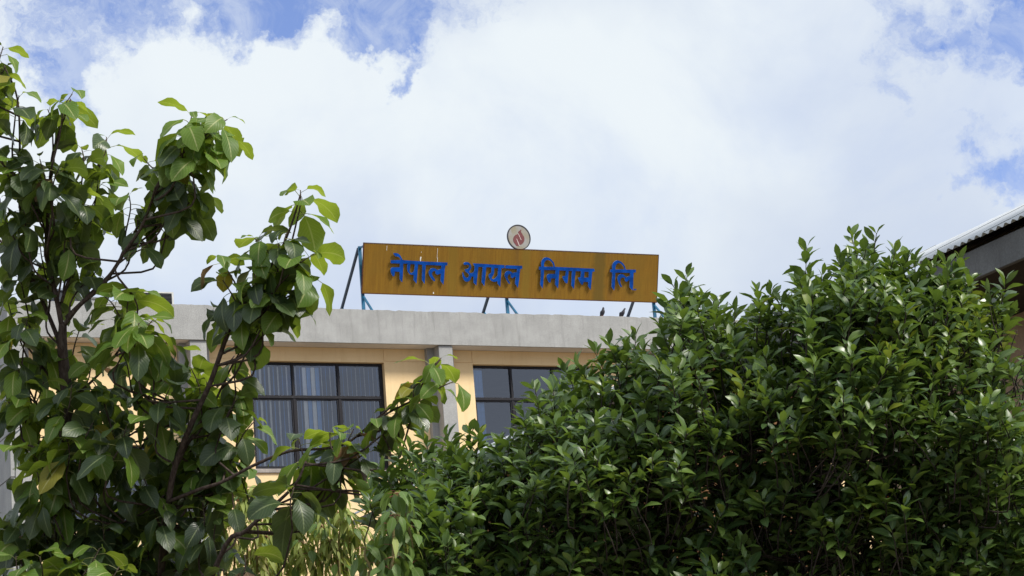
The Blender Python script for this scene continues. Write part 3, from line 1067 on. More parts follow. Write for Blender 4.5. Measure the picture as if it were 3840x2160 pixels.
class LeafKind:
    def __init__(self, shape, mats):
        self.v, self.f, self.uv, self.mi = shape
        self.mats = mats          # (blade, petiole) material names
        self._mesh = None
        self.loops = np.array([i for f in self.f for i in f])
        self.nl = len(self.loops)
        self.uvf = np.array([q for u in self.uv for q in u], dtype=np.float32)

    def mesh(self, name):
        if self._mesh is None:
            me = bpy.data.meshes.new(name)
            me.from_pydata([tuple(p) for p in self.v], [], self.f)
            ul = me.uv_layers.new(name='UVMap')
            ul.data.foreach_set('uv', self.uvf.ravel())
            for mn in self.mats:
                me.materials.append(M[mn])
            me.polygons.foreach_set('material_index', self.mi)
            me.polygons.foreach_set('use_smooth', [True] * len(self.f))
            me.update()
            self._mesh = me
        return self._mesh


def join_leaves(name, items, parent):
    """items: (LeafKind, 4x4 array) -> one mesh, kind stuff"""
    mats = []
    for k, _ in items:
        for mn in k.mats:
            if mn not in mats:
                mats.append(mn)
    V, LP, UV, MI = [], [], [], []
    off = 0
    for k, mtx in items:
        v = k.v @ mtx[:3, :3].T + mtx[:3, 3]
        V.append(v)
        LP.append(k.loops + off)
        UV.append(k.uvf)
        mp = [mats.index(mn) for mn in k.mats]
        MI.append(np.array([mp[i] for i in k.mi]))
        off += len(v)
    V = np.concatenate(V).astype(np.float32)
    LP = np.concatenate(LP).astype(np.int32)
    UV = np.concatenate(UV).astype(np.float32)
    MI = np.concatenate(MI).astype(np.int32)
    me = bpy.data.meshes.new(name)
    me.vertices.add(len(V))
    me.vertices.foreach_set('co', V.ravel())
    me.loops.add(len(LP))
    me.loops.foreach_set('vertex_index', LP)
    nf = len(LP) // 4
    me.polygons.add(nf)
    me.polygons.foreach_set('loop_start', np.arange(nf, dtype=np.int32) * 4)
    me.polygons.foreach_set('material_index', MI)
    me.polygons.foreach_set('use_smooth', np.ones(nf, dtype=bool))
    ul = me.uv_layers.new(name='UVMap')
    ul.data.foreach_set('uv', UV.ravel())
    for mn in mats:
        me.materials.append(M[mn])
    me.update()
    me.validate()
    o = link(name, me, parent)
    o['kind'] = 'stuff'
    return o


def frame(origin, out, up, size, roll=0.0):
    """4x4: local Y -> out (made square to up), local Z -> up"""
    zc = np.asarray(up, float)
    zc = zc / np.linalg.norm(zc)
    yc = np.asarray(out, float)
    yc = yc - zc * (yc @ zc)
    n = np.linalg.norm(yc)
    if n < 1e-6:
        yc = np.cross(zc, [1, 0, 0.1])
        n = np.linalg.norm(yc)
    yc /= n
    xc = np.cross(yc, zc)
    if roll:
        c, s = math.cos(roll), math.sin(roll)
        xc, zc = xc * c + zc * s, -xc * s + zc * c
    m_ = np.eye(4)
    m_[:3, 0], m_[:3, 1], m_[:3, 2], m_[:3, 3] = xc * size, yc * size, zc * size, origin
    return m_


BROAD = ([0, .06, .2, .4, .6, .78, .9, 1], [.06, .34, .74, 1.0, .97, .74, .42, .02])
CITR = ([0, .15, .4, .65, .85, 1], [.06, .55, .98, .92, .52, .03])
POIN = ([0, .12, .34, .46, .58, .8, 1], [.08, .55, .95, .78, .82, .36, .02])

BK = {}
for mat in ('broad_mature', 'broad_young', 'broad_yellow', 'broad_bronze'):
    for pose, (pp, p0, p1, pe) in {'up': (50, 28, -28, .26), 'mid': (25, 2, -58, .30), 'droop': (5, -28, -74, .32), 'hang': (-15, -55, -92, .30)}.items():
        for s in range(5):
            BK[mat, pose, s] = LeafKind(leaf_shape(7, 5, pe, pp, p0 + 7 * (s - 2), p1 + 8 * ((s * 2) % 5 - 2), (.58, .50, .64, .54, .68)[s], .22, .17, BROAD, s * 7 + len(pose), (s - 2) * .30, .011, .05),
                                        (mat, 'petiole_pale'))
CK = {}
for mat in ('citrus_dark', 'citrus_mid', 'citrus_young'):
    for pose, (p0, p1) in {'steep': (70, 48), 'open': (50, 18), 'flat': (24, -16)}.items():
        for s in range(2):
            CK[mat, pose, s] = LeafKind(leaf_shape(4, 3, .10, p0, p0 + 8 * s, p1 - 8 * s, .40 + .06 * s, .42, .09, CITR, s + 11, (s - .5) * .5, .012), (mat, 'green_stem'))
PK = {}
for mat in ('shrub_green', 'shrub_pale'):
    for pose, (pp, p0, p1, pe) in {'mid': (20, -20, -70, .45), 'hang': (-10, -55, -92, .42)}.items():
        for s in range(2):
            PK[mat, pose, s] = LeafKind(leaf_shape(6, 3, pe, pp, p0, p1, (.48 if mat == 'shrub_green' else .23) + .05 * s, .25, .10, POIN, s + 31, (s - .5) * .8, .010), (mat, 'petiole_red'))

GOLD = rad(137.5)
UPV = np.array([0, 0, 1.0])


def norm(v):
    return np.asarray(v, float) / np.linalg.norm(v)


def perp_pair(a):
    s = np.cross(a, [0.31, .77, .2])
    s = norm(s)
    return s, np.cross(a, s)


class Plant:
    def __init__(self, root):
        self.root = root
        self.leaves = []     # (kind, matrix)
        self.paths = []      # skeleton points for twigs to join
        self.twigs = MB()


def nearest(paths, p, below=None):
    best, bd = None, 1e9
    for q in paths:
        d = np.linalg.norm(q - p) + (max(0, q[2] - p[2] + .20) * 2.5)
        if d < bd:
            best, bd = q, d
    return best, bd


def twig_to_branch(pl, base, axis, r=.008, rend=.010, sides=5, maxlen=1.4):
    q, d = nearest(pl.paths, base)
    if q is None:
        return
    v = q - base
    ln = np.linalg.norm(v)
    if ln > maxlen:
        q = base + v / ln * maxlen
        ln = maxlen
    mid = base - axis * ln * .38 + (q - base) * .15
    pl.twigs.tube([Vector(p) for p in smooth_path([base, mid, q], 3)], r, rend, sides, cap=False)


# ------------------------------------------------------------------ the large-leaved tree
T0 = at(160, 1449, 15.0, KP)
tree = empty('broadleaf_tree', (T0[0], T0[1] + .1, 0))
tag(tree, 'tall tree with large drooping oval leaves on long bare branches in front of the office', 'tree')
TR = np.array([T0[0], T0[1] + .1, 0])
bt = Plant(tree)


def rel(P, root):
    return [np.asarray(p) - root for p in P]


def add_branch(pl, root, name, pts, r0, r1, mat, sides=8, n=5, collect=True, power=1.0, keep=True):
    sm = smooth_path(pts, n)
    if collect:
        # points along it for twigs to join
        for a, b in zip(sm[:-1], sm[1:]):
            pl.paths.append(a)
            pl.paths.append((a + b) / 2)
    if not keep:
        return None
    b = MB().tube([Vector(p) for p in rel(sm, root)], r0, r1, sides, power=power)
    return b.build(name, M[mat], pl.root, smooth=True)


def px_path(rows):
    return [at(x, y, d, KP) for x, y, d in rows]


trunk_low = [np.array([TR[0] + .02, TR[1], 0.0]), np.array([TR[0] - .03, TR[1] - .02, 1.4])]
add_branch(bt, TR, 'trunk', trunk_low + px_path([(150, 1500, 15.05), (166, 1200, 15.0), (168, 1010, 15.0), (157, 880, 15.0), (158, 815, 15.0)]), .075, .026, 'brown_bark', 10)
BR = [
    ([(158, 830, 15.0), (140, 740, 15.0), (118, 640, 15.1), (122, 520, 15.1), (131, 400, 15.1), (150, 330, 15.0), (178, 250, 15.0)], .030, .008),
    ([(160, 820, 15.0), (200, 768, 14.95), (260, 715, 14.9), (322, 622, 14.8), (356, 570, 14.75), (398, 470, 14.7), (450, 380, 14.7), (482, 300, 14.7)], .027, .007),
    ([(166, 800, 15.0), (225, 742, 15.05), (285, 680, 15.1), (330, 600, 15.1), (372, 520, 15.1), (420, 425, 15.15)], .023, .007),
    ([(157, 880, 15.0), (125, 800, 15.1), (88, 720, 15.2), (45, 665, 15.3), (5, 610, 15.35), (-60, 560, 15.4)], .026, .010),
    ([(88, 722, 15.2), (66, 620, 15.2), (48, 500, 15.1), (50, 400, 15.1), (44, 250, 15.0), (10, 165, 15.0)], .020, .007),
    ([(155, 760, 15.0), (190, 640, 15.2), (205, 520, 15.2), (245, 420, 15.2), (268, 350, 15.2)], .018, .007),
    ([(166, 1120, 15.0), (110, 1040, 14.9), (62, 985, 14.8)], .014, .006),
    ([(166, 1200, 15.0), (166, 1130, 14.7), (168, 1105, 14.6)], .012, .006),
    ([(168, 1010, 15.0), (230, 960, 15.0), (300, 880, 14.8), (345, 790, 14.6), (335, 742, 14.6)], .017, .006),
    ([(166, 1300, 15.0), (300, 1180, 15.2), (420, 1060, 15.2), (520, 980, 15.2), (590, 895, 15.2)], .020, .006),
    ([(160, 1000, 15.0), (90, 900, 15.1), (30, 830, 15.1), (-30, 790, 15.1)], .014, .006),
    ([(165, 1260, 15.0), (250, 1150, 14.9), (350, 1080, 14.8), (450, 1010, 14.8)], .016, .006),
    ([(164, 1380, 15.0), (90, 1300, 14.9), (40, 1240, 14.8)], .013, .006),
    ([(160, 1440, 15.0), (260, 1340, 14.7), (360, 1290, 14.6), (430, 1230, 14.6)], .015, .006),
]
for rows, r0, r1 in BR:
    add_branch(bt, TR, 'branch', px_path(rows), r0 * .62, r1 * .75, 'brown_bark', 7)
stem2 = [trunk_low[0] + np.array([.12, 0, 0]), np.array([TR[0] + .25, TR[1] - .15, 1.6])] + px_path([(405, 1440, 14.6), (432, 1210, 14.55), (478, 1075, 14.5), (530, 960, 14.45), (575, 830, 14.4), (600, 760, 14.4), (645, 715, 14.4), (700, 640, 14.4), (735, 560, 14.4), (756, 488, 14.4)])
add_branch(bt, TR, 'branch', stem2, .026, .005, 'brown_bark', 9, power=1.0)
add_branch(bt, TR, 'branch', px_path([(440, 1180, 14.55), (490, 1085, 14.6), (540, 1010, 14.6), (576, 935, 14.6), (606, 880, 14.6)]), .012, .005, 'brown_bark', 7)
add_branch(bt, TR, 'branch', px_path([(425, 1262, 14.55), (500, 1232, 14.4), (560, 1212, 14.35), (640, 1170, 14.3), (730, 1135, 14.25), (820, 1128, 14.2), (880, 1110, 14.2), (940, 1060, 14.15), (1000, 1010, 14.1), (1062, 955, 14.1), (1108, 905, 14.1)]), .013, .004, 'brown_bark', 7)
add_branch(bt, TR, 'branch', [np.array([TR[0] + .5, TR[1] - .3, 2.2])] + px_path([(545, 1420, 14.2), (620, 1335, 14.1), (700, 1262, 14.05), (745, 1215, 14.0), (770, 1160, 14.0)]), .019, .006, 'brown_bark', 7)

# shoots: tip x, y (2576 px wide), depth, axis (dx, dy up), length m, leaves, scale, youth
SH = [
    (8, 118, 15.0, .3, 1, .25, 7, .85, .5), (14, 170, 15.0, .5, .8, .30, 10, .9, .15), (48, 240, 14.95, .2, 1, .26, 10, 1.05, .7),
    (-40, 240, 15.0, -.2, 1, .3, 9, 1.0, .3),
    (182, 236, 15.0, .25, 1, .34, 12, 1.0, .75), (120, 275, 15.1, -.1, 1, .28, 9, .95, .5), (100, 400, 14.9, -.2, .9, .3, 11, .95, .2), (150, 420, 14.8, .2, .9, .3, 11, 1.0, .12),
    (268, 345, 15.2, .3, 1, .30, 10, .9, .75), (252, 420, 15.2, .2, 1, .28, 10, .9, .5), (205, 372, 15.1, 0, 1, .3, 10, .9, .35),
    (484, 285, 14.7, .25, 1, .36, 15, 1.08, .95), (540, 330, 14.65, .7, .7, .28, 9, 1.0, .9), (452, 355, 14.7, -.3, .9, .28, 9, .9, .8),
    (430, 418, 14.9, 0, 1, .30, 13, 1.0, .05), (470, 440, 14.8, .4, .8, .28, 12, 1.0, .05), (390, 425, 15.0, -.4, .8, .26, 11, .9, .10), (420, 490, 15.0, .1, .8, .3, 12, 1.0, .05), (510, 480, 14.8, .6, .5, .25, 8, 1.0, .2), (360, 395, 15.0, -.6, .6, .2, 6, .8, .6),
    (572, 300, 14.65, .9, .6, .26, 9, 1.05, .95), (592, 352, 14.65, .9, .3, .24, 8, 1.0, .85), (550, 400, 14.7, .8, .3, .22, 8, 1.0, .4),
    (325, 492, 15.0, .1, 1, .26, 9, .95, .6), (345, 545, 14.9, .2, 1, .22, 7, .85, .2), (372, 618, 14.8, .9, .4, .12, 3, .75, .3),
    (756, 478, 14.4, .2, 1, .26, 11, 1.0, .85), (722, 585, 14.4, .1, 1, .20, 6, .9, .4),
    (640, 600, 14.4, -.5, .8, .30, 12, 1.05, .15), (700, 612, 14.35, .2, .9, .28, 11, 1.05, .1), (545, 645, 14.4, -.5, .8, .20, 7, .85, 1.6), (790, 640, 14.4, .7, .6, .28, 11, 1.05, .9),
    (560, 705, 14.45, -.4, .8, .28, 11, 1.0, .1), (640, 690, 14.35, -.1, .9, .30, 13, 1.0, .02), (700, 715, 14.4, .3, .8, .28, 12, 1.0, .08), (740, 745, 14.4, .5, .6, .24, 9, 1.0, .25), (600, 770, 14.45, -.2, .7, .28, 11, 1.0, .05), (535, 780, 14.5, -.6, .5, .22, 8, .9, .2), (660, 790, 14.45, .3, .6, .26, 9, .95, .1), (800, 700, 14.4, .8, .4, .2, 6, 1.05, .95),
    (332, 735, 14.6, .1, 1, .30, 12, 1.1, .95), (262, 745, 14.7, -.5, .8, .25, 8, .95, .8), (384, 806, 14.5, .6, .7, .26, 9, 1.05, .9), (350, 812, 14.5, .1, .9, .30, 11, 1.15, .7), (290, 800, 14.8, -.2, .9, .26, 10, .95, .3), (420, 850, 14.6, .3, .8, .28, 10, 1.0, .15), (300, 880, 14.7, -.2, .9, .26, 10, 1.0, .1),
    (600, 885, 14.8, .1, 1, .28, 10, .9, .4), (560, 930, 14.9, -.3, .9, .28, 10, 1.0, .3), (480, 925, 14.8, -.2, 1, .3, 11, 1.0, .55), (440, 890, 14.9, 0, 1, .3, 10, .95, .7), (520, 960, 14.8, .2, .9, .3, 11, 1.0, .12), (600, 1000, 14.6, .4, .8, .26, 11, 1.0, .08), (640, 1060, 14.6, .5, .7, .24, 9, .95, .7), (600, 1090, 14.7, .3, .7, .26, 9, .95, .05),
    (1110, 900, 14.1, .6, .8, .30, 10, 1.0, .9), (1140, 960, 14.1, .9, .4, .22, 6, 1.05, .7), (1035, 968, 14.1, .1, 1, .22, 8, .8, .6), (1000, 1018, 14.1, 0, .9, .26, 10, 1.0, .12), (1048, 1010, 14.08, .6, .6, .24, 8, 1.1, .15), (935, 1050, 14.15, -.4, .8, .22, 7, .85, .45), 
    (890, 1080, 14.2, .3, .9, .24, 9, .95, 1.5), (830, 1085, 14.15, -.2, .9, .26, 8, 1.0, .8), (752, 1104, 14.2, -.3, .9, .26, 8, 1.05, .7), (860, 1140, 14.2, .4, .7, .24, 9, .95, .12), (790, 1150, 14.2, 0, .8, .26, 10, 1.0, .1), (930, 1130, 14.2, .7, .5, .22, 8, 1.0, .1), (740, 1225, 14.0, .1, .8, .26, 9, 1.05, .05), (850, 1180, 14.2, .3, .5, .2, 7, 1.0, .3),
    (62, 968, 14.8, .1, 1, .26, 9, 1.0, .8), (110, 960, 14.9, .5, .9, .26, 8, .95, .8), (20, 1010, 14.9, -.5, .8, .26, 8, 1.0, .4), (90, 1030, 14.8, .2, .9, .26, 9, 1.05, .1),
    (166, 1092, 14.6, 0, 1, .28, 10, 1.12, .9), (120, 1105, 14.6, -.6, .8, .26, 8, 1.1, 1.1), (70, 1130, 14.7, -.5, .8, .25, 8, 1.1, .95), (210, 1140, 14.6, .6, .7, .26, 8, 1.1, .85), (150, 1180, 14.7, -.1, .9, .26, 9, 1.05, .4),
    (60, 430, 15.1, -.3, .9, .3, 12, 1.0, .12), (25, 400, 15.0, -.4, .9, .3, 10, 1.0, .3), (200, 470, 15.0, .2, .9, .3, 12, .95, .05), (60, 520, 15.0, -.1, .9, .3, 12, 1.0, .05), (130, 500, 15.1, .1, .9, .3, 12, 1.0, .06), (240, 500, 15.2, .3, .9, .28, 10, .9, .10), (20, 580, 15.2, -.4, .8, .3, 11, 1.0, .05),
    (180, 560, 15.0, .2, .9, .3, 11, 1.0, .15), (230, 590, 15.2, .4, .8, .28, 10, .9, .25), (100, 610, 15.1, -.1, .9, .3, 11, 1.0, .05), (190, 655, 15.2, .3, .9, .28, 10, .95, .2), (40, 680, 15.2, -.2, .9, .28, 11, .95, .1), (130, 700, 15.1, .1, .9, .28, 9, .95, .25), (245, 670, 15.2, .5, .7, .2, 5, .85, .3), (0, 500, 15.1, -.3, .9, .3, 10, 1.0, .1), (-20, 330, 15.1, -.3, .9, .3, 10, 1.0, .4),
    (20, 760, 15.1, -.2, .9, .28, 10, 1.0, .8), (70, 800, 15.0, .1, .9, .3, 11, 1.0, .12), (20, 860, 15.0, -.3, .8, .3, 11, 1.05, .06), (110, 850, 15.1, .1, .9, .28, 10, .95, .1), (200, 830, 15.2, .3, .9, .26, 9, .9, .5), (230, 900, 15.1, .3, .9, .26, 9, .95, .1), (60, 900, 15.1, -.1, .9, .26, 8, 1.0, .05),
]
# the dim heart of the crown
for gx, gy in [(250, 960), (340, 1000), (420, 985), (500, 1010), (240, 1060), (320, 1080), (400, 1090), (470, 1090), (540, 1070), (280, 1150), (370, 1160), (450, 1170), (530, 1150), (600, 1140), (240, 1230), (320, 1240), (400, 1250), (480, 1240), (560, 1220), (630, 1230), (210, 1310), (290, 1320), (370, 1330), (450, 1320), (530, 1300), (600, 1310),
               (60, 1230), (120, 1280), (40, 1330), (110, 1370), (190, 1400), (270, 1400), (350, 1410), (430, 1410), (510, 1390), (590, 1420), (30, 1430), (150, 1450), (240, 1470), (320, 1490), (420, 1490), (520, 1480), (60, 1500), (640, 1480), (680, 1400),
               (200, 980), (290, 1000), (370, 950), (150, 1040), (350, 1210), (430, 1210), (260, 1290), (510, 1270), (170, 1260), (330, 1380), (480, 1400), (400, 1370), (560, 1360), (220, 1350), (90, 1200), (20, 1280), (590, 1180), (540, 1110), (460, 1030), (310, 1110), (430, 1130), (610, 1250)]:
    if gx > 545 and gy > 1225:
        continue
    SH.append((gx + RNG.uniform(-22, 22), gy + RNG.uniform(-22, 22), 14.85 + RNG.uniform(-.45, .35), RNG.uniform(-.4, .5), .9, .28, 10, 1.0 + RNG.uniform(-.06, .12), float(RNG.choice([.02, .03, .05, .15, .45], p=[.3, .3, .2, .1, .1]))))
SH += [(100, 1400, 14.3, .1, 1, .24, 8, 1.1, .5), (180, 1412, 14.3, .2, 1, .24, 8, 1.1, .9), (250, 1380, 14.3, .5, .8, .22, 7, 1.0, .9), (300, 1425, 14.2, .4, .8, .22, 7, 1.0, .7), (40, 1400, 14.3, -.3, .9, .24, 8, 1.1, .6),
       (615, 1395, 14.0, .1, 1, .16, 5, 1.0, 1.3), (560, 1430, 14.0, -.3, .9, .22, 8, 1.15, .1)]

for (sx_, sy_, sd, ax, ay, ln, nl, sc, yo) in SH:
    tip = at(sx_, sy_, sd + RNG.uniform(-.08, .08), KP)
    axis = norm(CR * ax + UPV * ay + np.array([0, -1, 0]) * RNG.uniform(-.25, .35))
    s1, s2 = perp_pair(axis)
    base = tip - axis * ln
    bend = norm(s1 * RNG.uniform(-1, 1) + s2 * RNG.uniform(-1, 1)) * ln * .08
    sc = sc * (.84 if sx_ > 920 else 1.0)
    heart = sy_ > 880 and sx_ < 700
    nl = int(round(nl * ((.85 if sx_ > 540 else 1.22) if heart else .95)))
    ln *= .95 if heart else .72
    az0 = RNG.uniform(0, 6.28)
    stem = smooth_path([tip, tip - axis * ln * .5 + bend, base], 3)
    bt.twigs.tube([Vector(p) for p in rel(stem, TR)], .0035, .006, 5, cap=True)
    for i in range(nl):
        s = (i + .2) / nl
        t = s ** 1.15
        pos = tip - axis * ln * t + bend * math.sin(math.pi * t)
        az = az0 + i * GOLD + RNG.uniform(-.3, .3)
        out = s1 * math.cos(az) + s2 * math.sin(az)
        out = norm(out + UPV * .0)
        if s < .16:
            pose = 'up' if RNG.random() < .55 else 'mid'
        elif s < .5:
            pose = str(RNG.choice(['mid', 'droop', 'up'], p=[.5, .42, .08]))
        else:
            pose = str(RNG.choice(['mid', 'droop', 'hang'], p=[.28, .50, .22]))
        size = (.172 + .058 * min(1, s * 2.2)) * sc * RNG.uniform(.84, 1.12)
        if i == 0:
            size *= .6
        q = RNG.random()
        if yo > 1.25:
            mat = 'broad_bronze' if q < .38 else 'broad_yellow' if q < .48 else 'broad_young'
        else:
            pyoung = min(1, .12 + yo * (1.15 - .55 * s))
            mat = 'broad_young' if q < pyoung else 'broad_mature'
            if RNG.random() < .010:
                mat = 'broad_yellow'
            elif RNG.random() < .003:
                mat = 'broad_bronze'
        up = norm(UPV * .75 + axis * .40 + np.array([RNG.uniform(-.3, .3), RNG.uniform(-.3, .3), 0]))
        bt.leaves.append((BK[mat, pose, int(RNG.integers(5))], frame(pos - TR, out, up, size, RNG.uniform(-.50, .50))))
    q_, d_ = nearest(bt.paths, base)
    v = q_ - base
    L_ = np.linalg.norm(v)
    if L_ > .03:
        mid = base - axis * min(L_, 1.0) * .35 + v * .2
        bt.twigs.tube([Vector(p) for p in rel(smooth_path([base, mid, q_], 3), TR)], .006, .008, 5, cap=False)

# ------------------------------------------------------------------ the citrus tree
C0 = at(1900, 1449, 12.6, KP)
CRT = np.array([C0[0], C0[1], 0.0])
citrus = empty('citrus_tree', tuple(CRT))
tag(citrus, 'wide dense citrus tree with small glossy dark green leaves beside the tin roofed house', 'tree')
ct = Plant(citrus)
add_branch(ct, CRT, 'trunk', [CRT, CRT + np.array([.05, 0, .7]), CRT + np.array([.02, .05, 1.3])], .13, .10, 'dark_bark', 10)
fork = CRT + np.array([.02, .05, 1.25])
for i, (x, y, d) in enumerate([(1250, 1200, 12.5), (1080, 1250, 12.3), (1450, 1050, 12.6), (1640, 960, 12.6), (1735, 780, 12.6), (1900, 900, 12.5), (2030, 720, 12.6), (2150, 700, 12.7), (2280, 720, 12.7), (2440, 760, 12.6), (2500, 900, 12.6), (2560, 1150, 12.5), (2300, 1000, 12.3), (2100, 1000, 12.2), (1800, 1100, 12.2), (1600, 1150, 12.2), (1400, 1250, 12.1), (2400, 1250, 12.2), (2000, 1250, 12.0), (1150, 1370, 12.2), (2250, 1150, 13.0), (1700, 1000, 13.1), (2620, 1300, 12.4)]):
    e_ = at(x, y, d, KP)
    m1 = fork + (e_ - fork) * .38 + np.array([RNG.uniform(-.08, .08), RNG.uniform(-.1, .1), -.10 + .03 * (i % 4)])
    m2 = fork + (e_ - fork) * .72 + np.array([RNG.uniform(-.07, .07), RNG.uniform(-.08, .08), RNG.uniform(-.02, .10)])
    add_branch(ct, CRT, 'branch', [fork, m1, m2, e_], .030 + .006 * (i % 3), .005, 'dark_bark', 7)

TOPX = [900, 925, 965, 1005, 1060, 1100, 1150, 1200, 1260, 1300, 1345, 1420, 1500, 1530, 1580, 1600, 1640, 1668, 1690, 1725, 1762, 1785, 1812, 1850, 1900, 1935, 1965, 2005, 2032, 2062, 2090, 2110, 2140, 2200, 2250, 2290, 2312, 2345, 2400, 2430, 2452, 2490, 2530, 2550, 2576, 2640]
TOPY = [1235, 1215, 1165, 1135, 1085, 1092, 1082, 1078, 1105, 1035, 965, 915, 878, 855, 850, 835, 850, 800, 700, 682, 700, 760, 752, 775, 740, 715, 770, 690, 625, 690, 700, 640, 592, 582, 620, 640, 700, 690, 650, 672, 720, 715, 705, 790, 850, 880]
BOTX = [900, 960, 1010, 1045, 1060, 2640]
BOTY = [1240, 1290, 1330, 1400, 1520, 1520]


def inside(x, y, margin=0):
    return np.interp(x, TOPX, TOPY) + margin < y < np.interp(x, BOTX, BOTY)


def vnoise(x, y, seed=0):
    from mathutils import noise as mn
    return mn.noise(Vector((x, y, seed * 7.7)))


def citrus_shoot(tip, axis, ln, nl, sc, tone, stem_r=.004):
    s1, s2 = perp_pair(axis)
    bend = (s1 * RNG.uniform(-1, 1) + s2 * RNG.uniform(-1, 1)) * ln * .10
    az0 = RNG.uniform(0, 6.28)
    base = tip - axis * ln
    ct.twigs.tube([Vector(p) for p in rel(smooth_path([tip, tip - axis * ln * .5 + bend, base], 2), CRT)], .002, stem_r, 4, cap=False)
    for i in range(nl):
        s = (i + .3) / nl
        pos = tip - axis * ln * s + bend * math.sin(math.pi * s)
        az = az0 + i * GOLD + RNG.uniform(-.35, .35)
        out = s1 * math.cos(az) + s2 * math.sin(az)
        pose = 'steep' if s < .22 else ('open' if s < .6 and RNG.random() < .8 else str(RNG.choice(['open', 'flat'], p=[.45, .55])))
        size = (.080 + .034 * min(1, s * 2.5)) * sc * RNG.uniform(.68, 1.2)
        q = RNG.random()
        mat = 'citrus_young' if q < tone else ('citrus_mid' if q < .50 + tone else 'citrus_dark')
        if s < .15 and RNG.random() < .35:
            mat = 'citrus_mid'
        up = norm(axis * .75 + UPV * .35)
        ct.leaves.append((CK[mat, pose, int(RNG.integers(2))], frame(pos - CRT, out, up, size, RNG.uniform(-.45, .45))))
    q_, d_ = nearest(ct.paths, base)
    v = q_ - base
    L_ = np.linalg.norm(v)
    if L_ > .04:
        lim = .16 if to_px(base)[0] > 3560 else .38
        if L_ > lim:
            v = v / L_ * lim
            L_ = lim
        mid = base - axis * L_ * .40 + v * .15
        ct.twigs.tube([Vector(p) for p in rel(smooth_path([base, mid, base + v], 2), CRT)], stem_r, .0045, 4, cap=False)


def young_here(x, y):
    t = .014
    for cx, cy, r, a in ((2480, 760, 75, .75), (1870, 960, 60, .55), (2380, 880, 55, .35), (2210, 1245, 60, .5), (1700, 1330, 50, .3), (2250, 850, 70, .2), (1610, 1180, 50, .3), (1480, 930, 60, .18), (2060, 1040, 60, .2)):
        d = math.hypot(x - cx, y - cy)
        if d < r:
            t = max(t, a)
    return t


# tall shoots that make the skyline
for x, y, ln, tl in [(1725, 678, .42, 0), (1690, 700, .3, -.3), (1765, 735, .32, .3), (1905, 722, .26, .1), (2030, 608, .40, .15), (2068, 680, .28, .5), (2008, 690, .30, -.3), (2140, 575, .40, -.05), (2205, 572, .42, .1), (2170, 620, .36, 0), (2255, 612, .34, .25), (2290, 625, .32, .35), (2112, 640, .34, -.3), (2235, 660, .3, 0), (2312, 690, .3, .4),
                     (2415, 638, .34, .45), (2395, 668, .30, -.1), (2440, 690, .26, .6), (2530, 690, .30, .35), (2488, 712, .26, -.1), (2545, 775, .26, .5), (1660, 800, .28, -.3), (1600, 830, .26, -.1), (1575, 848, .24, .1), (1530, 850, .26, -.2), (1496, 872, .24, -.2), (1450, 905, .24, -.4), (1418, 915, .22, -.3), (1345, 962, .24, -.4), (1310, 1020, .24, -.5),
                     (1120, 1080, .24, -.2), (1062, 1078, .24, -.3), (1180, 1074, .26, 0), (1205, 1070, .24, .2), (1262, 1098, .22, .1), (1000, 1128, .24, -.3), (1030, 1112, .22, 0), (962, 1165, .24, -.5), (928, 1212, .22, -1.0), (940, 1240, .2, -1.1), (965, 1200, .22, -.5), (1810, 745, .28, .1), (1850, 770, .26, .1), (1790, 765, .26, -.1), (1940, 715, .3, .2), (2350, 655, .3, .2), (2300, 640, .3, 0), (2325, 668, .3, .1), (2380, 650, .3, .2), (2270, 650, .3, .1), (1965, 740, .3, .1), (2350, 690, .3, .1)]:
    citrus_shoot(at(x, y + 14, 12.6 + RNG.uniform(-.15, .15), KP), norm(UPV + CR * tl + np.array([0, -1, 0]) * RNG.uniform(-.1, .25)), ln * .82, int(16 + ln * 14), 1.0, young_here(x, y) * .5)

placed = []
tries = 0
while len(placed) < 1700 and tries < 40000:
    tries += 1
    x, y = RNG.uniform(900, 2640), RNG.uniform(560, 1515)
    top = np.interp(x, TOPX, TOPY)
    if not inside(x, y, 42):
        continue
    if x > 2505 and 780 < y < 1070 and RNG.random() < .85:
        continue
    layer = len(placed) % 3
    if any((x - a) ** 2 + (y - b) ** 2 < 23.5 ** 2 for a, b, l_ in placed if l_ == layer):
        continue
    nz = vnoise(x / 130, y / 110, 1)
    nz2 = vnoise(x / 60, y / 60, 2)
    if layer == 0 and nz2 + nz * .6 < -.22:      # hollows in the crown
        continue
    depth_in = min(1.0, (y - top) / 260)
    d = 12.75 - .95 * depth_in ** .8 - .28 * nz + (0, .32, .75)[layer] + RNG.uniform(-.10, .10)
    tilt = RNG.normal(0, .35)
    axis = norm(UPV * RNG.uniform(.7, 1.1) + CR * tilt + np.array([0, -1, 0]) * RNG.uniform(.1, .9) * (1 if layer == 0 else .5))
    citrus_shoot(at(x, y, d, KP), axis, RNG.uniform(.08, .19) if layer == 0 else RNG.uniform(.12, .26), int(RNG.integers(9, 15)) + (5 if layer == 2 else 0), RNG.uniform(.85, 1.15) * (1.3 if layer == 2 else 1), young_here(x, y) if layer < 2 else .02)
    placed.append((x, y, layer))
# bare twigs at the right-hand edge, in front of the tan wall
for rows in ([(2440, 1090), (2480, 1010), (2500, 930), (2515, 880)], [(2500, 1000), (2530, 940), (2545, 870), (2560, 830)], [(2545, 1010), (2556, 960), (2572, 905), (2590, 860)], [(2530, 945), (2560, 925), (2590, 915)],
             [(2500, 1000), (2540, 985), (2580, 940)], [(2520, 870), (2500, 820), (2490, 770)], [(2460, 1190), (2490, 1110), (2510, 1040), (2535, 990)], [(2556, 962), (2566, 1000), (2562, 1030)], [(2335, 1130), (2330, 1060), (2300, 1010)], [(2250, 1120), (2280, 1060), (2310, 1000)]):
    ct.twigs.tube([Vector(p) for p in rel(smooth_path([at(a, b, 12.35, KP) for a, b in rows], 4), CRT)], .0055, .002, 5)

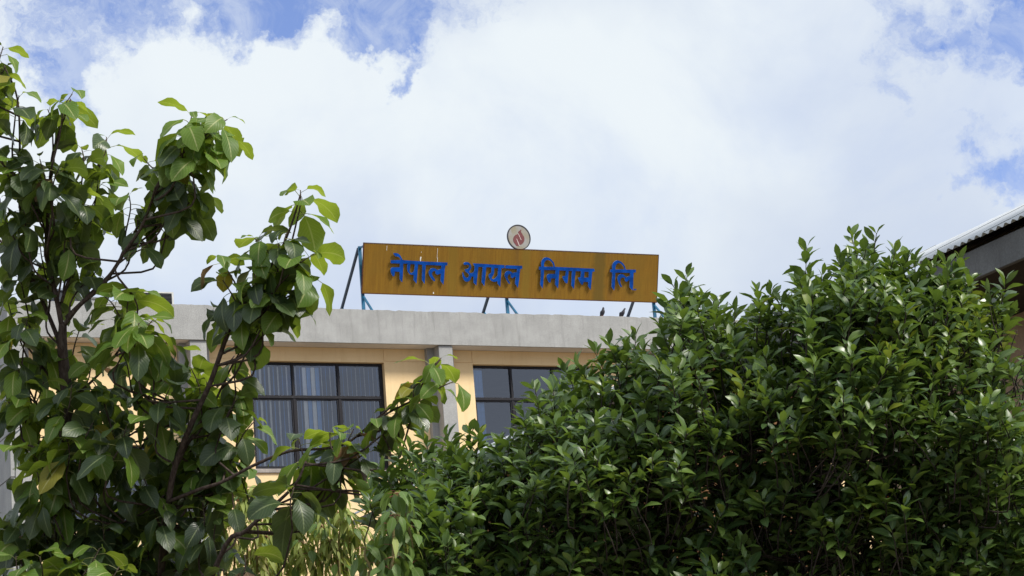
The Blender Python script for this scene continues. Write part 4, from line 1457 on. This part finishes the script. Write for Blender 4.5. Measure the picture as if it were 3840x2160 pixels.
# the green fruit and a bright blossom
fx = at(1764, 1944, 11.83)
fm = bmesh.new()
bmesh.ops.create_uvsphere(fm, u_segments=24, v_segments=16, radius=.0425)
for v in fm.verts:
    k = v.co.z / .0425
    if k > .8:
        v.co.z -= (k - .8) * .012
    v.co.x *= .98
fme = bpy.data.meshes.new('fruit')
fm.to_mesh(fme)
fm.free()
fme.polygons.foreach_set('use_smooth', [True] * len(fme.polygons))
fo = link('fruit', fme, citrus, M['fruit_green'])
fo.location = tuple(fx - CRT)
fo['label'] = 'single round unripe green fruit hanging among the leaves'
MB().tube([(0, 0, .040), (.004, 0, .07), (.02, .02, .13)], .0035, .004, 5).build('fruit_stalk', M['green_stem'], fo)
citrus_shoot(fx + np.array([.01, .02, .10]), norm([.1, -.2, 1]), .14, 10, 1.0, .0)
bx_ = at(3328, 1872, 11.85)
pm = MB()
for k in range(5):
    a = k * 1.2566
    d1 = Vector((math.cos(a), .1 * math.sin(3 * a), math.sin(a)))
    d2 = Vector((-math.sin(a), 0, math.cos(a)))
    c_ = Vector((0, -.004, 0))
    pm.add([c_, c_ + d1 * .011 + d2 * .005 + Vector((0, -.004, 0)), c_ + d1 * .017 + Vector((0, -.009, 0)), c_ + d1 * .011 - d2 * .005 + Vector((0, -.004, 0))], [(0, 1, 2, 3)])
bo = pm.build('flower', M['blossom'], citrus)
bo.location = tuple(bx_ - CRT)

# ------------------------------------------------------------------ two shrubs between the trees
def shrub(name, x0, dist, label, cat, mat, stems, leaves_per, sc, stem_mat):
    g = at(x0, 1500, dist, KP)
    R0 = np.array([g[0], g[1], 0.0])
    root = empty(name, tuple(R0))
    tag(root, label, cat)
    pl = Plant(root)
    for rows in stems:
        pts = [R0 + np.array([RNG.uniform(-.12, .12), RNG.uniform(-.1, .1), 0])]
        f_ = at(*rows[0][:2], rows[0][2], KP)
        pts.append(np.array([(pts[0][0] + 2 * f_[0]) / 3, (pts[0][1] + 2 * f_[1]) / 3, f_[2] * .62]))
        body = [at(a, b, d, KP) for a, b, d in rows]
        pts += body
        sm = smooth_path(pts, 5)
        MB().tube([Vector(p) for p in rel(sm, R0)], .013, .0035, 6).build('stem', M[stem_mat], root, smooth=True)
        vis = smooth_path(body, 8)
        L_ = sum(np.linalg.norm(b - a) for a, b in zip(vis[:-1], vis[1:]))
        n = int(leaves_per * max(.8, L_ / .30))
        az = RNG.uniform(0, 6.28)
        for i in range(n):
            t = ((i + .5) / n) ** .75
            p = vis[min(len(vis) - 1, int(t * (len(vis) - 1)))]
            az += GOLD + RNG.uniform(-.4, .4)
            out = np.array([math.cos(az), math.sin(az), 0])
            kind = PK[mat if RNG.random() < .88 else ('shrub_pale' if mat == 'shrub_green' else 'shrub_green'), 'mid' if RNG.random() < .4 else 'hang', int(RNG.integers(2))]
            pl.leaves.append((kind, frame(p - R0, out, norm(UPV + np.array([RNG.uniform(-.25, .25), RNG.uniform(-.25, .25), 0])), sc * RNG.uniform(.75, 1.15) * (.7 if t > .93 else 1), RNG.uniform(-.4, .4))))
    return pl, R0


pale_stems = []
for x, y, x2 in [(818, 1225, 815), (790, 1290, 800), (838, 1262, 842), (860, 1300, 850), (760, 1330, 765), (735, 1345, 740), (700, 1350, 705), (880, 1345, 870), (905, 1340, 900), (670, 1360, 672), (640, 1330, 646), (610, 1270, 622), (585, 1230, 600), (830, 1370, 836), (560, 1300, 570), (720, 1400, 722), (780, 1400, 784), (910, 1400, 905), (660, 1410, 660), (540, 1210, 550), (590, 1370, 590), (860, 1400, 866), (752, 1375, 748), (690, 1390, 692), (630, 1395, 634), (810, 1335, 806), (650, 1240, 655), (690, 1300, 690)]:
    d = 15.9 + RNG.uniform(-.35, .35)
    y -= 12
    pale_stems.append([(x2 + 6, 1490, d), (x2, (y + 1490) / 2, d), (x, y + 18, d), (x + RNG.uniform(-6, 6), y, d), (x + RNG.choice([-1, 1]) * 14, y + 6, d)])
pale, PR = shrub('wilting_shrub', 760, 15.9, 'pale yellow-green shrub with limp narrow leaves below the window, behind the big-leaved tree', 'shrub', 'shrub_pale', pale_stems, 34, .118, 'pale_stem')
green_stems = []
for x, y, x2 in [(992, 1292, 985), (1000, 1238, 1032), (1018, 1300, 1010), (955, 1352, 958), (980, 1330, 985), (1010, 1360, 1000), (950, 1380, 960), (1040, 1290, 1030), (985, 1400, 985), (1020, 1410, 1012), (915, 1375, 930), (1000, 1330, 990), (1030, 1320, 1020)]:
    d = 11.7 + RNG.uniform(-.25, .25)
    green_stems.append([(x2, 1500, d), (x2 + 4, (y + 1500) / 2, d), (x2 + (x - x2) * .8, y + 24, d), (x + 4, y + 3, d), (x - 8, y + 3, d)])
green, GR = shrub('red_stalked_shrub', 985, 11.7, 'green shrub with drooping pointed leaves on thin red stalks, against the citrus tree', 'shrub', 'shrub_green', green_stems, 13, .125, 'pale_stem')

# ------------------------------------------------------------------ which leaves show: the 300 largest in view of each plant become parts, the rest one mass
PLANTS = [(bt, TR), (ct, CRT), (pale, PR), (green, GR)]
GW, GH, CELL = 768, 432, 5.0
zbuf = np.full((GH, GW), 1e9)
own = np.full((GH, GW), -1, dtype=np.int64)
allp, ids = [], []
base_id = 0
for pl, R0 in PLANTS:
    for i, (k, mtx) in enumerate(pl.leaves):
        v = k.v @ mtx[:3, :3].T + mtx[:3, 3] + R0
        cen = np.array([k.v[list(f)].mean(0) for f in k.f]) if not hasattr(k, 'cen') else k.cen
        k.cen = cen
        c = cen @ mtx[:3, :3].T + mtx[:3, 3] + R0
        allp.append(np.concatenate([v, c]))
        ids.append(np.full(len(allp[-1]), base_id + i))
    base_id += len(pl.leaves)
P_ = np.concatenate(allp)
I_ = np.concatenate(ids)
q = P_ - CAM
zz = q @ CF
X_ = ((1920 + F_PX * (q @ CR) / zz) / CELL).astype(int)
Y_ = ((1080 - F_PX * (q @ CU) / zz) / CELL).astype(int)
ok = (X_ >= 0) & (X_ < GW) & (Y_ >= 0) & (Y_ < GH)
X_, Y_, zz, I_ = X_[ok], Y_[ok], zz[ok], I_[ok]
order = np.argsort(-zz)
own[Y_[order], X_[order]] = I_[order]
wins = np.bincount(own[own >= 0].ravel(), minlength=base_id)
base_id = 0
for pl, R0 in PLANTS:
    n = len(pl.leaves)
    w = wins[base_id:base_id + n]
    big = set(np.argsort(-w, kind='stable')[:300].tolist())
    rest = []
    for i, (k, mtx) in enumerate(pl.leaves):
        if i in big:
            o = link('leaf', k.mesh('leaf'), pl.root)
            o.matrix_basis = Matrix(mtx.tolist())
        else:
            rest.append((k, mtx))
    if rest:
        join_leaves('foliage', rest, pl.root)
    base_id += n
    if pl.twigs.v:
        tw = pl.twigs.build('twigs', M['green_stem' if pl is not bt else 'brown_bark'] if pl is not ct else M['dark_bark'], pl.root, smooth=True)
        tw['kind'] = 'stuff'
    print('leaves', pl.root.name, n)
